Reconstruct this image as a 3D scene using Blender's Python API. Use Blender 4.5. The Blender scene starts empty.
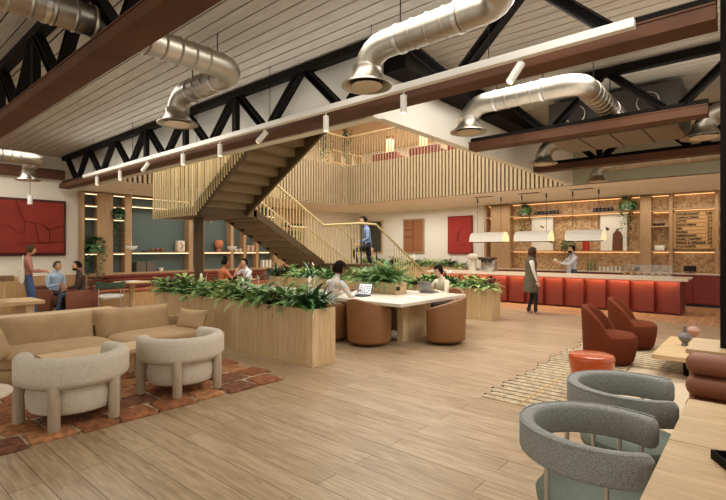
import bpy, bmesh, math, random
from mathutils import Vector, Matrix
R = random.Random(7)
PI = math.pi
sc = bpy.context.scene
COL = sc.collection
# ------------------------------------------------------------------ camera geometry (metres, camera above the origin)
FPX, CZ = 464.0, 1.6
FW = (0.75985, 0.65010); RT = (0.65010, -0.75985)
def onz(px, py, z):
    d = FPX * (CZ - z) / (py - 250.0); l = (px - 363.0) / FPX * d
    return (d * FW[0] + l * RT[0], d * FW[1] + l * RT[1], z)
def onX(px, X, py=250):
    t = (px - 363.0) / FPX
    # lat = t*dep
    # RT0*X + RT1*Y = t*(FW0*X+FW1*Y)
    Y = (RT[0] * X - t * FW[0] * X) / (t * FW[1] - RT[1])
    d = FW[0] * X + FW[1] * Y
    return (X, Y, CZ + (250 - py) * d / FPX)
def onY(px, Y, py=250):
    t = (px - 363.0) / FPX
    X = (t * FW[1] * Y - RT[1] * Y) / (RT[0] - t * FW[0])
    d = FW[0] * X + FW[1] * Y
    return (X, Y, CZ + (250 - py) * d / FPX)
# ------------------------------------------------------------------ materials
def srgb(r, g, b):
    f = lambda c: (c / 255 / 12.92) if c / 255 <= .04045 else ((c / 255 + .055) / 1.055) ** 2.4
    return (f(r), f(g), f(b), 1)
MC = {}
def newmat(name):
    m = bpy.data.materials.new(name); m.use_nodes = True
    nt = m.node_tree; b = nt.nodes['Principled BSDF']
    return m, nt, b
def mat(name, rgb, rough=.6, metal=0., var=.0, scale=8., bump=0., bscale=60., stretch=None, emis=None, estr=0., spec=.5, sheen=0., trans=0., coat=0.):
    """plain or lightly varied procedural surface"""
    if name in MC: return MC[name]
    m, nt, b = newmat(name); N, L = nt.nodes, nt.links
    c = srgb(*rgb)
    b.inputs['Base Color'].default_value = c
    b.inputs['Roughness'].default_value = rough; b.inputs['Metallic'].default_value = metal
    b.inputs['Specular IOR Level'].default_value = spec
    if sheen: b.inputs['Sheen Weight'].default_value = sheen
    if trans: b.inputs['Transmission Weight'].default_value = trans
    if coat: b.inputs['Coat Weight'].default_value = coat; b.inputs['Coat Roughness'].default_value = .1
    tc = N.new('ShaderNodeTexCoord'); mp = N.new('ShaderNodeMapping'); L.new(tc.outputs['Object'], mp.inputs[0])
    if stretch: mp.inputs['Scale'].default_value = stretch
    if var:
        n = N.new('ShaderNodeTexNoise'); n.inputs['Scale'].default_value = scale; n.inputs['Detail'].default_value = 5
        L.new(mp.outputs[0], n.inputs['Vector'])
        r = N.new('ShaderNodeValToRGB'); r.color_ramp.elements[0].position = .3; r.color_ramp.elements[1].position = .72
        r.color_ramp.elements[0].color = tuple(x * (1 - var) for x in c[:3]) + (1,)
        r.color_ramp.elements[1].color = tuple(min(1, x * (1 + var)) for x in c[:3]) + (1,)
        L.new(n.outputs[0], r.inputs[0]); L.new(r.outputs[0], b.inputs['Base Color'])
    if bump:
        n = N.new('ShaderNodeTexNoise'); n.inputs['Scale'].default_value = bscale; n.inputs['Detail'].default_value = 3
        L.new(mp.outputs[0], n.inputs['Vector'])
        bp = N.new('ShaderNodeBump'); bp.inputs['Strength'].default_value = bump; bp.inputs['Distance'].default_value = .01
        L.new(n.outputs[0], bp.inputs['Height']); L.new(bp.outputs[0], b.inputs['Normal'])
    if emis:
        b.inputs['Emission Color'].default_value = srgb(*emis); b.inputs['Emission Strength'].default_value = estr
    MC[name] = m; return m
def wood(name, rgb, axis='x', rough=.5, var=.22, plank=0):
    """streaky grain running along one axis; plank = stave width across the vertical faces"""
    if name in MC: return MC[name]
    m, nt, b = newmat(name); N, L = nt.nodes, nt.links; c = srgb(*rgb)
    tc = N.new('ShaderNodeTexCoord'); mp = N.new('ShaderNodeMapping'); L.new(tc.outputs['Object'], mp.inputs[0])
    s = {'x': (.9, 9, 9), 'y': (9, .9, 9), 'z': (9, 9, .9)}[axis]; mp.inputs['Scale'].default_value = s
    n = N.new('ShaderNodeTexNoise'); n.inputs['Scale'].default_value = 3; n.inputs['Detail'].default_value = 8; n.inputs['Roughness'].default_value = .65; n.inputs['Distortion'].default_value = .6
    L.new(mp.outputs[0], n.inputs['Vector'])
    r = N.new('ShaderNodeValToRGB'); r.color_ramp.elements[0].position = .3; r.color_ramp.elements[1].position = .7
    r.color_ramp.elements[0].color = (c[0] * (1 - var), c[1] * (1 - var * 1.15), c[2] * (1 - var * 1.3), 1)
    r.color_ramp.elements[1].color = tuple(min(1, x * (1 + var * .6)) for x in c[:3]) + (1,)
    L.new(n.outputs[0], r.inputs[0]); L.new(r.outputs[0], b.inputs['Base Color'])
    b.inputs['Roughness'].default_value = rough; b.inputs['Specular IOR Level'].default_value = .35
    bp = N.new('ShaderNodeBump'); bp.inputs['Strength'].default_value = .15; bp.inputs['Distance'].default_value = .004
    L.new(n.outputs[0], bp.inputs['Height']); L.new(bp.outputs[0], b.inputs['Normal'])
    MC[name] = m; return m
def board_mat(name, c1, c2, cm, w, length, axis='y', mortar=.004, rough=.5, gscale=1., off=.37, bumpd=.003, big=.0):
    """boards or tiles laid on the floor, long axis x or y"""
    m, nt, b = newmat(name); N, L = nt.nodes, nt.links
    tc = N.new('ShaderNodeTexCoord'); sp = N.new('ShaderNodeSeparateXYZ'); cb = N.new('ShaderNodeCombineXYZ')
    L.new(tc.outputs['Object'], sp.inputs[0])
    if axis == 'y': L.new(sp.outputs['Y'], cb.inputs['X']); L.new(sp.outputs['X'], cb.inputs['Y'])
    elif axis == 'x': L.new(sp.outputs['X'], cb.inputs['X']); L.new(sp.outputs['Y'], cb.inputs['Y'])
    elif axis == 'wallx': L.new(sp.outputs['Y'], cb.inputs['X']); L.new(sp.outputs['Z'], cb.inputs['Y'])
    br = N.new('ShaderNodeTexBrick'); L.new(cb.outputs[0], br.inputs['Vector'])
    br.inputs['Scale'].default_value = 1; br.inputs['Brick Width'].default_value = length; br.inputs['Row Height'].default_value = w
    br.inputs['Mortar Size'].default_value = mortar; br.inputs['Mortar Smooth'].default_value = .1
    br.inputs['Color1'].default_value = srgb(*c1); br.inputs['Color2'].default_value = srgb(*c2); br.inputs['Mortar'].default_value = srgb(*cm)
    br.offset = off
    n = N.new('ShaderNodeTexNoise'); n.inputs['Scale'].default_value = 3.5 * gscale; n.inputs['Detail'].default_value = 9; n.inputs['Roughness'].default_value = .68; n.inputs['Distortion'].default_value = .8
    mp = N.new('ShaderNodeMapping'); L.new(cb.outputs[0], mp.inputs[0]); mp.inputs['Scale'].default_value = (.7, 9, 1) if axis in 'xy' else (1, 1, 1)
    L.new(mp.outputs[0], n.inputs['Vector'])
    r = N.new('ShaderNodeValToRGB'); r.color_ramp.elements[0].position = .32; r.color_ramp.elements[1].position = .62
    r.color_ramp.elements[0].color = (.58, .53, .46, 1); r.color_ramp.elements[1].color = (1.05, 1.04, 1.02, 1)
    L.new(n.outputs[0], r.inputs[0])
    mx = N.new('ShaderNodeMix'); mx.data_type = 'RGBA'; mx.blend_type = 'MULTIPLY'; mx.inputs[0].default_value = 1
    L.new(br.outputs['Color'], mx.inputs[6]); L.new(r.outputs[0], mx.inputs[7])
    L.new(mx.outputs[2], b.inputs['Base Color'])
    b.inputs['Roughness'].default_value = rough; b.inputs['Specular IOR Level'].default_value = .4
    bp = N.new('ShaderNodeBump'); bp.inputs['Strength'].default_value = .5; bp.inputs['Distance'].default_value = bumpd; bp.invert = True
    L.new(br.outputs['Fac'], bp.inputs['Height']); L.new(bp.outputs[0], b.inputs['Normal'])
    MC[name] = m; return m
def cells_mat(name, cols, scale, rough=.6, axis=None):
    m, nt, b = newmat(name); N, L = nt.nodes, nt.links
    tc = N.new('ShaderNodeTexCoord'); v = N.new('ShaderNodeTexVoronoi'); v.inputs['Scale'].default_value = scale; v.inputs['Randomness'].default_value = .55
    L.new(tc.outputs['Object'], v.inputs['Vector'])
    s = N.new('ShaderNodeSeparateColor'); L.new(v.outputs['Color'], s.inputs[0])
    r = N.new('ShaderNodeValToRGB'); r.color_ramp.interpolation = 'CONSTANT'
    els = r.color_ramp.elements
    while len(els) < len(cols): els.new(.5)
    for i, cc in enumerate(cols): els[i].position = i / len(cols); els[i].color = srgb(*cc)
    L.new(s.outputs[0], r.inputs[0])
    v2 = N.new('ShaderNodeTexVoronoi'); v2.feature = 'DISTANCE_TO_EDGE'; v2.inputs['Scale'].default_value = scale; v2.inputs['Randomness'].default_value = .55
    L.new(tc.outputs['Object'], v2.inputs['Vector'])
    lt = N.new('ShaderNodeMath'); lt.operation = 'LESS_THAN'; lt.inputs[1].default_value = .035; L.new(v2.outputs[0], lt.inputs[0])
    mx = N.new('ShaderNodeMix'); mx.data_type = 'RGBA'; L.new(lt.outputs[0], mx.inputs[0]); L.new(r.outputs[0], mx.inputs[6]); mx.inputs[7].default_value = srgb(176, 142, 102)
    L.new(mx.outputs[2], b.inputs['Base Color']); b.inputs['Roughness'].default_value = rough
    MC[name] = m; return m

M = {}
M['floor'] = board_mat('oak floorboards', (186, 163, 134), (171, 147, 117), (88, 70, 52), .2, 2.3, 'y', .003, .36)
M['tile'] = board_mat('terracotta floor tile', (196, 146, 104), (182, 128, 88), (226, 196, 158), .2, .2, 'x', .008, .45, off=0.)
M['hexwall'] = cells_mat('mosaic wall tile', [(204, 166, 118), (216, 184, 138), (208, 172, 126), (184, 142, 100), (222, 192, 148)], 15)
M['cream'] = mat('cream wall paint', (232, 224, 206), .85, var=.03, scale=2)
M['white'] = mat('white wall paint', (236, 230, 216), .85, var=.02, scale=2)
M['soffit'] = mat('cream ceiling paint', (238, 231, 216), .9)
M['palegreen'] = mat('pale sage wall paint', (190, 190, 168), .85)
M['plank'] = wood('grey ceiling board', (192, 185, 172), 'y', .75, .2)
M['dark'] = mat('black gap backing', (28, 24, 21), .9)
M['steel'] = mat('black steel', (24, 20, 17), .8, 0, var=.15, scale=4, spec=.12)
M['rust'] = mat('brown primed steel', (92, 58, 36), .65, 0, var=.25, scale=2.5, spec=.3)
M['duct'] = mat('galvanised duct steel', (176, 168, 154), .38, 1., var=.18, scale=4, bump=.12, bscale=6)
M['ductin'] = mat('dark duct interior', (60, 50, 42), .6, .5)
M['oak'] = wood('light oak', (204, 176, 134), 'z', .5)
M['oakx'] = wood('light oak lengthwise', (204, 176, 134), 'x', .5)
M['oaky'] = wood('light oak crosswise', (202, 174, 130), 'y', .5)
M['shelfoak'] = wood('shelving oak', (178, 146, 108), 'z', .55)
M['brass'] = mat('pale brass slat', (204, 184, 136), .5, .1)
M['slat'] = wood('slat timber', (166, 146, 112), 'z', .6)
M['slatback'] = wood('balustrade backing', (92, 76, 54), 'z', .7)
M['bronze'] = mat('bronze painted stair steel', (88, 68, 44), .5, .3, var=.08)
M['tread'] = mat('olive bronze stair tread', (132, 110, 76), .55, .1)
M['green'] = mat('dark teal shelf back', (92, 108, 106), .7)
M['trim'] = mat('white painted metal', (232, 228, 218), .4)
M['wainscot'] = wood('wall panel oak', (196, 160, 112), 'z', .5)
M['led'] = mat('warm led strip', (255, 230, 190), .5, emis=(255, 226, 180), estr=1.6)
M['ledr'] = mat('amber led strip', (255, 200, 130), .5, emis=(255, 196, 130), estr=1.1)
M['boucle'] = mat('cream boucle', (206, 196, 178), .95, var=.12, scale=60, bump=.6, bscale=160)
M['greywood'] = wood('grey washed wood', (178, 162, 140), 'z', .6)
M['grey'] = mat('grey speckled wool', (152, 155, 150), .95, var=.42, scale=190, bump=.4, bscale=240)
M['sage'] = mat('sage seat fabric', (112, 122, 108), .9, var=.1, scale=80)
M['chrome'] = mat('brushed steel tube', (205, 202, 196), .28, .9)
M['suede'] = mat('tan suede', (174, 146, 108), .9, var=.1, scale=6, bump=.2, bscale=9)
M['caramel'] = mat('caramel leather', (134, 92, 54), .5, var=.1, scale=5)
M['burg'] = mat('burgundy wool', (104, 50, 30), .95, var=.12, scale=40, spec=.15)
M['channel'] = mat('brown ribbed leather', (136, 84, 58), .55, var=.08, scale=6)
M['orange'] = mat('orange lacquer', (186, 78, 26), .25, coat=.4)
M['bar'] = mat('red bar front', (112, 40, 26), .5, var=.04)
M['redcab'] = mat('red cabinet', (128, 44, 32), .55)
M['stone'] = mat('cream stone top', (222, 206, 184), .35, var=.05, scale=12)
M['marble'] = mat('pale stone worktop', (214, 204, 188), .35, var=.05, scale=9)
M['soil'] = mat('dark potting soil', (48, 34, 24), 1., var=.3, scale=40, bump=.8, bscale=50)
M['leaf1'] = mat('mid green leaf', (104, 142, 72), .55, var=.3, scale=5)
M['leaf2'] = mat('dark green leaf', (64, 104, 56), .45, var=.3, scale=5)
M['leaf3'] = mat('pale green leaf', (164, 186, 112), .6, var=.25, scale=5)
M['leaf4'] = mat('purple brown leaf', (88, 52, 52), .6, var=.25, scale=5)
M['petal'] = mat('white petal', (240, 236, 222), .6)
M['stem'] = mat('green stem', (98, 120, 62), .6)
M['black'] = mat('matt black', (24, 22, 21), .5)
M['redart'] = mat('red clay relief', (134, 42, 28), .85, var=.12, scale=3, bump=.2, bscale=60)
M['terra'] = mat('terracotta clay', (190, 120, 84), .8)
M['shade'] = mat('white lamp shade', (222, 220, 214), .6, emis=(255, 240, 214), estr=.06)
M['lampin'] = mat('lit lamp diffuser', (255, 244, 224), .6, emis=(255, 232, 196), estr=1.5)
M['rugr'] = mat('rust shag pile', (152, 96, 60), 1., var=.45, scale=16, bump=1., bscale=110)
M['rugr2'] = mat('amber shag pile', (176, 122, 78), 1., var=.45, scale=16, bump=1., bscale=110)
M['rugr3'] = mat('brown shag pile', (124, 80, 56), 1., var=.5, scale=16, bump=1., bscale=110)
M['rugb'] = mat('beige flat weave', (206, 188, 160), 1., var=.1, scale=60, bump=.4, bscale=150)
M['rugs'] = mat('pale woven strip', (186, 168, 136), 1., var=.35, scale=14, bump=.6, bscale=120)
M['rugd'] = mat('dark brown yarn', (64, 46, 34), 1.)
M['rugg'] = mat('gold yarn', (176, 138, 74), 1.)
def glassmat():
    m, nt, b = newmat('clear glass'); N, L = nt.nodes, nt.links
    tr = N.new('ShaderNodeBsdfTransparent'); gl = N.new('ShaderNodeBsdfGlossy'); gl.inputs['Roughness'].default_value = .03; tr.inputs[0].default_value = (.96, .97, .96, 1)
    mx = N.new('ShaderNodeMixShader'); mx.inputs[0].default_value = .04; L.new(tr.outputs[0], mx.inputs[1]); L.new(gl.outputs[0], mx.inputs[2]); L.new(mx.outputs[0], N['Material Output'].inputs[0]); return m
M['glass'] = glassmat()
M['paper'] = mat('white paper', (232, 228, 220), .8)
M['screen'] = mat('lit laptop screen', (226, 228, 232), .3, emis=(220, 224, 230), estr=.5)
M['silver'] = mat('silver laptop shell', (150, 150, 150), .35, .7)
# ------------------------------------------------------------------ mesh builder
class MB:
    def __init__(s): s.bm = bmesh.new()
    def box(s, x0, x1, y0, y1, z0, z1, bev=0, seg=2):
        r = bmesh.ops.create_cube(s.bm, size=1)
        for v in r['verts']:
            v.co = Vector(((x0 + x1) / 2 + v.co.x * (x1 - x0), (y0 + y1) / 2 + v.co.y * (y1 - y0), (z0 + z1) / 2 + v.co.z * (z1 - z0)))
        if bev:
            es = list({e for v in r['verts'] for e in v.link_edges})
            bmesh.ops.bevel(s.bm, geom=es, offset=bev, segments=seg, profile=.5, affect='EDGES')
        return s
    def loft(s, rings, closed=True, cap=True, loop=False):
        vs = [[s.bm.verts.new(p) for p in r] for r in rings]; n = len(vs[0]); m = len(vs)
        for i in range(m if loop else m - 1):
            a, b = vs[i], vs[(i + 1) % m]
            for j in range(n if closed else n - 1):
                k = (j + 1) % n
                try: s.bm.faces.new((a[j], a[k], b[k], b[j]))
                except ValueError: pass
        if cap and closed and not loop:
            s.bm.faces.new(list(reversed(vs[0]))); s.bm.faces.new(vs[-1])
        return s
    def cyl(s, p0, p1, r0, r1=None, n=12):
        r1 = r0 if r1 is None else r1
        return s.tube([p0, p1], [r0, r1], n)
    def tube(s, pts, r, n=10):
        P = [Vector(p) for p in pts]; rr = r if isinstance(r, (list, tuple)) else [r] * len(P)
        rings = []; u = None
        for i, p in enumerate(P):
            t = (P[min(i + 1, len(P) - 1)] - P[max(i - 1, 0)]).normalized()
            if u is None: u = t.orthogonal().normalized()
            else:
                u = (u - t * u.dot(t)); u = u.normalized() if u.length > 1e-6 else t.orthogonal().normalized()
            w = t.cross(u)
            rings.append([p + (u * math.cos(a) + w * math.sin(a)) * rr[i] for a in [2 * PI * k / n for k in range(n)]])
        return s.loft(rings)
    def lathe(s, prof, c=(0, 0, 0), n=24, sx=1, sy=1):
        rings = []
        for r, z in prof:
            rings.append([(c[0] + sx * max(r, .0005) * math.cos(2 * PI * k / n), c[1] + sy * max(r, .0005) * math.sin(2 * PI * k / n), c[2] + z) for k in range(n)])
        return s.loft(rings)
    def prism(s, poly, z0, z1, ax='z'):
        """poly of 2D points extruded: ax z -> (x,y); x -> (y,z); y -> (x,z)"""
        f = {'z': lambda p, t: (p[0], p[1], t), 'x': lambda p, t: (t, p[0], p[1]), 'y': lambda p, t: (p[0], t, p[1])}[ax]
        return s.loft([[f(p, z0) for p in poly], [f(p, z1) for p in poly]])
    def ball(s, c, rx, ry=None, rz=None, p=2., n=16, m=10):
        ry = rx if ry is None else ry; rz = rx if rz is None else rz
        sg = lambda v, e: math.copysign(abs(v) ** e, v)
        rings = []
        for i in range(m + 1):
            th = -PI / 2 + PI * i / m; th = max(min(th, PI / 2 - .02), -PI / 2 + .02)
            cz, sz = sg(math.cos(th), 2 / p), sg(math.sin(th), 2 / p)
            rings.append([(c[0] + rx * cz * sg(math.cos(a), 2 / p), c[1] + ry * cz * sg(math.sin(a), 2 / p), c[2] + rz * sz) for a in [2 * PI * k / n for k in range(n)]])
        return s.loft(rings)
    def band(s, rad, th, a0, a1, zlo, zhi, n=28, rx=1., ry=1., c=(0, 0), rr=None, ends=True, flare=0.):
        """padded band bent round an arc; angle 0 = local -Y (the back); zlo/zhi constants or functions of u in -1..1"""
        zl = zlo if callable(zlo) else (lambda u: zlo); zh = zhi if callable(zhi) else (lambda u: zhi)
        rings = []
        steps = [i / n for i in range(n + 1)]
        def ring(a, u, k):
            lo, hi = zl(u), zh(u); mz = (lo + hi) / 2; lo = mz + (lo - mz) * k; hi = mz + (hi - mz) * k
            t = th * k; q = min(rr or th * .42, t * .48, (hi - lo) * .48); out = []
            for cx, cz, b0 in ((t / 2 - q, hi - q, 0), (-t / 2 + q, hi - q, PI / 2), (-t / 2 + q, lo + q, PI), (t / 2 - q, lo + q, 1.5 * PI)):
                for j in range(4):
                    b = b0 + PI / 2 * j / 3; out.append((cx + q * math.cos(b), cz + q * math.sin(b)))
            res = []
            for dr, z in out:
                r = rad + dr + flare * (z - lo); res.append((c[0] + rx * r * math.sin(a), c[1] - ry * r * math.cos(a), z))
            return res
        da = th * .3 / rad
        if ends: rings += [ring(a0 - da * 1.25, -1, .35), ring(a0 - da, -1, .75), ring(a0 - da * .5, -1, .94)]
        for t in steps: rings.append(ring(a0 + (a1 - a0) * t, -1 + 2 * t, 1))
        if ends: rings += [ring(a1 + da * .5, 1, .94), ring(a1 + da, 1, .75), ring(a1 + da * 1.25, 1, .35)]
        return s.loft(rings)
    def pillow(s, w, h, t, mtx, n=12, pinch=.06):
        def pt(u, v, sgn):
            e = (max(0, 1 - u ** 4) * max(0, 1 - v ** 4)) ** .5
            x = w / 2 * u * (1 - pinch * (1 - v * v)); y = h / 2 * v * (1 - pinch * (1 - u * u))
            return mtx @ Vector((x, y, sgn * (t / 2 * e)))
        for sgn in (1, -1):
            g = [[s.bm.verts.new(pt(-1 + 2 * i / n, -1 + 2 * j / n, sgn)) for j in range(n + 1)] for i in range(n + 1)]
            for i in range(n):
                for j in range(n):
                    q = (g[i][j], g[i + 1][j], g[i + 1][j + 1], g[i][j + 1]); s.bm.faces.new(q if sgn > 0 else q[::-1])
        bmesh.ops.remove_doubles(s.bm, verts=[v for v in s.bm.verts], dist=.0005)
        return s
    def xf(s, mtx): bmesh.ops.transform(s.bm, matrix=mtx, verts=s.bm.verts); return s
    def mesh(s, name, m, smooth=True, ang=38):
        bmesh.ops.recalc_face_normals(s.bm, faces=s.bm.faces)
        me = bpy.data.meshes.new(name); s.bm.to_mesh(me); s.bm.free()
        for mm in (m if isinstance(m, (list, tuple)) else [m]): me.materials.append(mm)
        if smooth:
            me.polygons.foreach_set('use_smooth', [True] * len(me.polygons)); me.set_sharp_from_angle(angle=math.radians(ang))
        return me
    def build(s, name, m, parent=None, smooth=True, ang=38, loc=None, rz=None):
        o = bpy.data.objects.new(name, s.mesh(name, m, smooth, ang)); COL.objects.link(o)
        if parent: o.parent = parent
        if loc is not None: o.location = loc
        if rz is not None: o.rotation_euler = (0, 0, rz)
        return o
def tag(o, label=None, cat=None, group=None, kind=None):
    if label: o['label'] = label
    if cat: o['category'] = cat
    if group: o['group'] = group
    if kind: o['kind'] = kind
    return o
def thing(name, label, cat, loc=(0, 0, 0), rz=0, group=None):
    o = bpy.data.objects.new(name, None); COL.objects.link(o); o.location = loc; o.rotation_euler = (0, 0, rz); o.empty_display_size = .1
    return tag(o, label, cat, group)
def struct(o): o['kind'] = 'structure'; return o
def dup(root, loc, rz=None, label=None, group=None, scale=None):
    kids = {}
    for o in list(COL.objects):
        if o.parent: kids.setdefault(o.parent.name, []).append(o)
    def cp(o, par):
        c = o.copy(); COL.objects.link(c)
        if par: c.parent = par
        for k in kids.get(o.name, []): cp(k, c)
        return c
    r = cp(root, None); r.location = loc
    if rz is not None: r.rotation_euler = (0, 0, rz)
    if label: r['label'] = label
    if group: r['group'] = group
    if scale: r.scale = (scale,) * 3
    return r
def face(dx, dy): return math.atan2(-dx, dy)      # rotation that turns local +Y towards (dx,dy)
def arc(c, r, a0, a1, u, v, n=8):
    c, u, v = Vector(c), Vector(u), Vector(v)
    return [c + u * r * math.cos(a0 + (a1 - a0) * i / n) + v * r * math.sin(a0 + (a1 - a0) * i / n) for i in range(n + 1)]
# ================================================================== room shell
WY, WX, MX, MY, GZ, RZ = 14.5, 16.6, 12.6, 11.6, 3.28, 4.12
struct(MB().box(-4, 12.1, -6, WY, -.1, 0).build('floor', M['floor'], smooth=False))
struct(MB().box(12.1, WX, -6, WY, -.1, 0).build('floor', M['tile'], smooth=False))
struct(MB().box(-4, WX, WY, WY + .2, 0, 6.4).build('wall_left', M['cream'], smooth=False))
struct(MB().box(WX, WX + .2, -6, WY + .2, 0, 6.4).build('wall_back', M['white'], smooth=False))
struct(MB().box(4.4, MX, 3.66, 3.8, GZ, 6.4).build('wall_gable', M['white'], smooth=False))
struct(MB().box(MX, MX + .15, -6, 3.8, GZ, 6.4).build('wall_sage', M['palegreen'], smooth=False))
struct(MB().box(4.52, 4.6, 3.66, WY, GZ + .06, 6.4).build('wall_clerestory', M['white'], smooth=False))
struct(MB().box(4.48, 4.64, 3.662, 11.2, GZ - .02, GZ + .06).build('trim_1', M['trim'], smooth=False))
struct(MB().box(MX + .02, WX, -6, WY, GZ, 3.6).build('ceiling_mezzanine', M['soffit'], smooth=False))
struct(MB().box(4.62, MX + .02, MY, WY, GZ - .04, 3.6).build('ceiling_mezzanine', M['soffit'], smooth=False))
struct(MB().box(MX - .6, WX, 3.8, WY, 6.1, 6.3).build('ceiling_upper', wood('upper oak ceiling', (176, 146, 108), 'y'), smooth=False))
struct(MB().box(4.6, MX - .6, MY, WY, 6.1, 6.3).build('ceiling_upper', wood('upper oak ceiling', (176, 146, 108), 'y'), smooth=False))
struct(MB().box(-4, 5.6, WY - .06, WY - .001, 0, .92).build('trim_2', M['wainscot'], smooth=False))
# boarded roof
b = MB(); x = -4.
while x < MX:
    y1 = WY if x < 4.35 else 3.66
    b.box(x, x + .153, -6, y1, RZ, RZ + .02); x += .171
struct(b.build('ceiling_boards', M['plank'], smooth=False))
b = MB().box(-4, 4.5, -6, WY, RZ + .07, RZ + .25).box(4.5, MX, -6, 3.66, RZ + .07, RZ + .25)
struct(b.build('ceiling_deck', M['dark'], smooth=False))
struct(MB().box(-4, 4.3, WY - .22, WY - .001, 3.5, 3.75, .01).build('beam_eaves', M['rust'], smooth=False))
# ================================================================== trusses
def beam_bar(mb, p0, p1, w, d):
    """rolled channel section between two points, web across, in the plane of the truss"""
    p0, p1 = Vector(p0), Vector(p1); t = (p1 - p0).normalized(); u = Vector((1, 0, 0)); v = t.cross(u).normalized()
    k = .18
    sec = [(-w / 2, -d / 2), (w / 2, -d / 2), (w / 2, -d / 2 + d * k), (-w / 2 + w * k, -d / 2 + d * k), (-w / 2 + w * k, d / 2 - d * k), (w / 2, d / 2 - d * k), (w / 2, d / 2), (-w / 2, d / 2)]
    # closed side faces +X, open side faces -X
    rings = [[p - u * a + v * c for a, c in sec] for p in (p0, p1)]
    return mb.loft(rings)
def truss(X, y0, y1, label, verts=(), group='roof trusses', ny=(4.73, 1.55), top0=None):
    t = thing('roof_truss', label, 'truss', (X, 0, 0), 0, group)
    # bottom chord: wide-flange section
    b = MB().box(-.125, .125, y0, y1, 3.25, 3.275).box(-.115, .115, y0, y1, 3.275, 3.36).box(-.125, .125, y0, y1, 3.36, 3.375)
    b.build('bottom_chord', M['rust'], t, smooth=False)
    MB().box(-.05, .05, y0, y1, 3.376, 3.45).build('gusset_rail', M['steel'], t, smooth=False)
    MB().box(-.06, .06, y0 if top0 is None else top0, y1, 4.0, 4.1).build('top_chord', M['steel'], t, smooth=False)
    n0, per = ny; k = -8
    while k < 9:
        yt = n0 + per * k; yb = yt + per / 2; yn = yt + per
        for a, c in ((yt + .06, yb - .1), (yn - .06, yb + .1)):
            if (y0 if top0 is None else top0) + .1 < a < y1 and y0 < c < y1: beam_bar(MB(), (0, a, 4.02), (0, c, 3.44), .1, .1).build('web_member', M['steel'], t, smooth=False)
        k += 1
    for y in verts: MB().box(-.04, .04, y - .05, y + .05, 3.44, 4.02).build('vertical_member', M['steel'], t, smooth=False)
    return t
truss(1.6, -4.5, 14.28, 'dark steel lattice roof truss with wide brown lower flange, nearest overhead at upper left', (6.3, 7.85))
truss(4.27, .24, 14.28, 'long dark steel lattice truss running behind the white lighting track in front of the clerestory', (6.3, 7.85, 9.4))
truss(7.08, .48, 3.655, 'shorter dark steel lattice truss crossing in front of the grey air handling unit', top0=-1.)
truss(9.95, -4.5, 3.655, 'dark steel lattice truss furthest away, over the red bar end', (2.4,))
for a, c, l in ((4.66, 6.95, 'black steel purlin against the white gable wall between the second and third trusses'), (7.25, 9.8, 'black steel purlin against the white gable wall between the third and fourth trusses')):
    tag(MB().box(a, c, 3.3, 3.64, 3.84, 4.1).build('purlin', M['steel'], smooth=False), l, 'beam', 'purlins by the gable wall')
c = MB().box(4.35, 4.6, .0, .225, .872, 4.1).build('steel_column', M['steel'], smooth=False)
tag(c, 'dark grey steel column at the far right edge rising from the wooden ledge', 'column')
# ================================================================== ducts
def fillet(pts, r, seg=5):
    P = [Vector(p) for p in pts]; out = [P[0]]
    for i in range(1, len(P) - 1):
        a, b, c = P[i - 1], P[i], P[i + 1]; d1 = (a - b).normalized(); d2 = (c - b).normalized()
        s, e = b + d1 * r, b + d2 * r; o = b + (d1 + d2) * r
        for k in range(seg + 1):
            f = k / seg * PI / 2; out.append(o - d2 * r * math.cos(f) * 1 - d1 * r * math.sin(f))
        out[-seg - 1] = s; out[-1] = e
    out.append(P[-1]); return out
def ridged(pts, r, step=.15):
    P = []; RR = []
    for i in range(len(pts) - 1):
        a, b = Vector(pts[i]), Vector(pts[i + 1]); L = (b - a).length
        if L < .3: P.append(a); RR.append(r); continue
        n = max(1, int(L / step)); P.append(a); RR.append(r)
        for k in range(1, n):
            s = L * k / n
            for ds, q in ((-.014, 1), (0, 1.07), (.014, 1)): P.append(a + (b - a) * ((s + ds) / L)); RR.append(r * q)
    P.append(Vector(pts[-1])); RR.append(r); return P, RR
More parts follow.
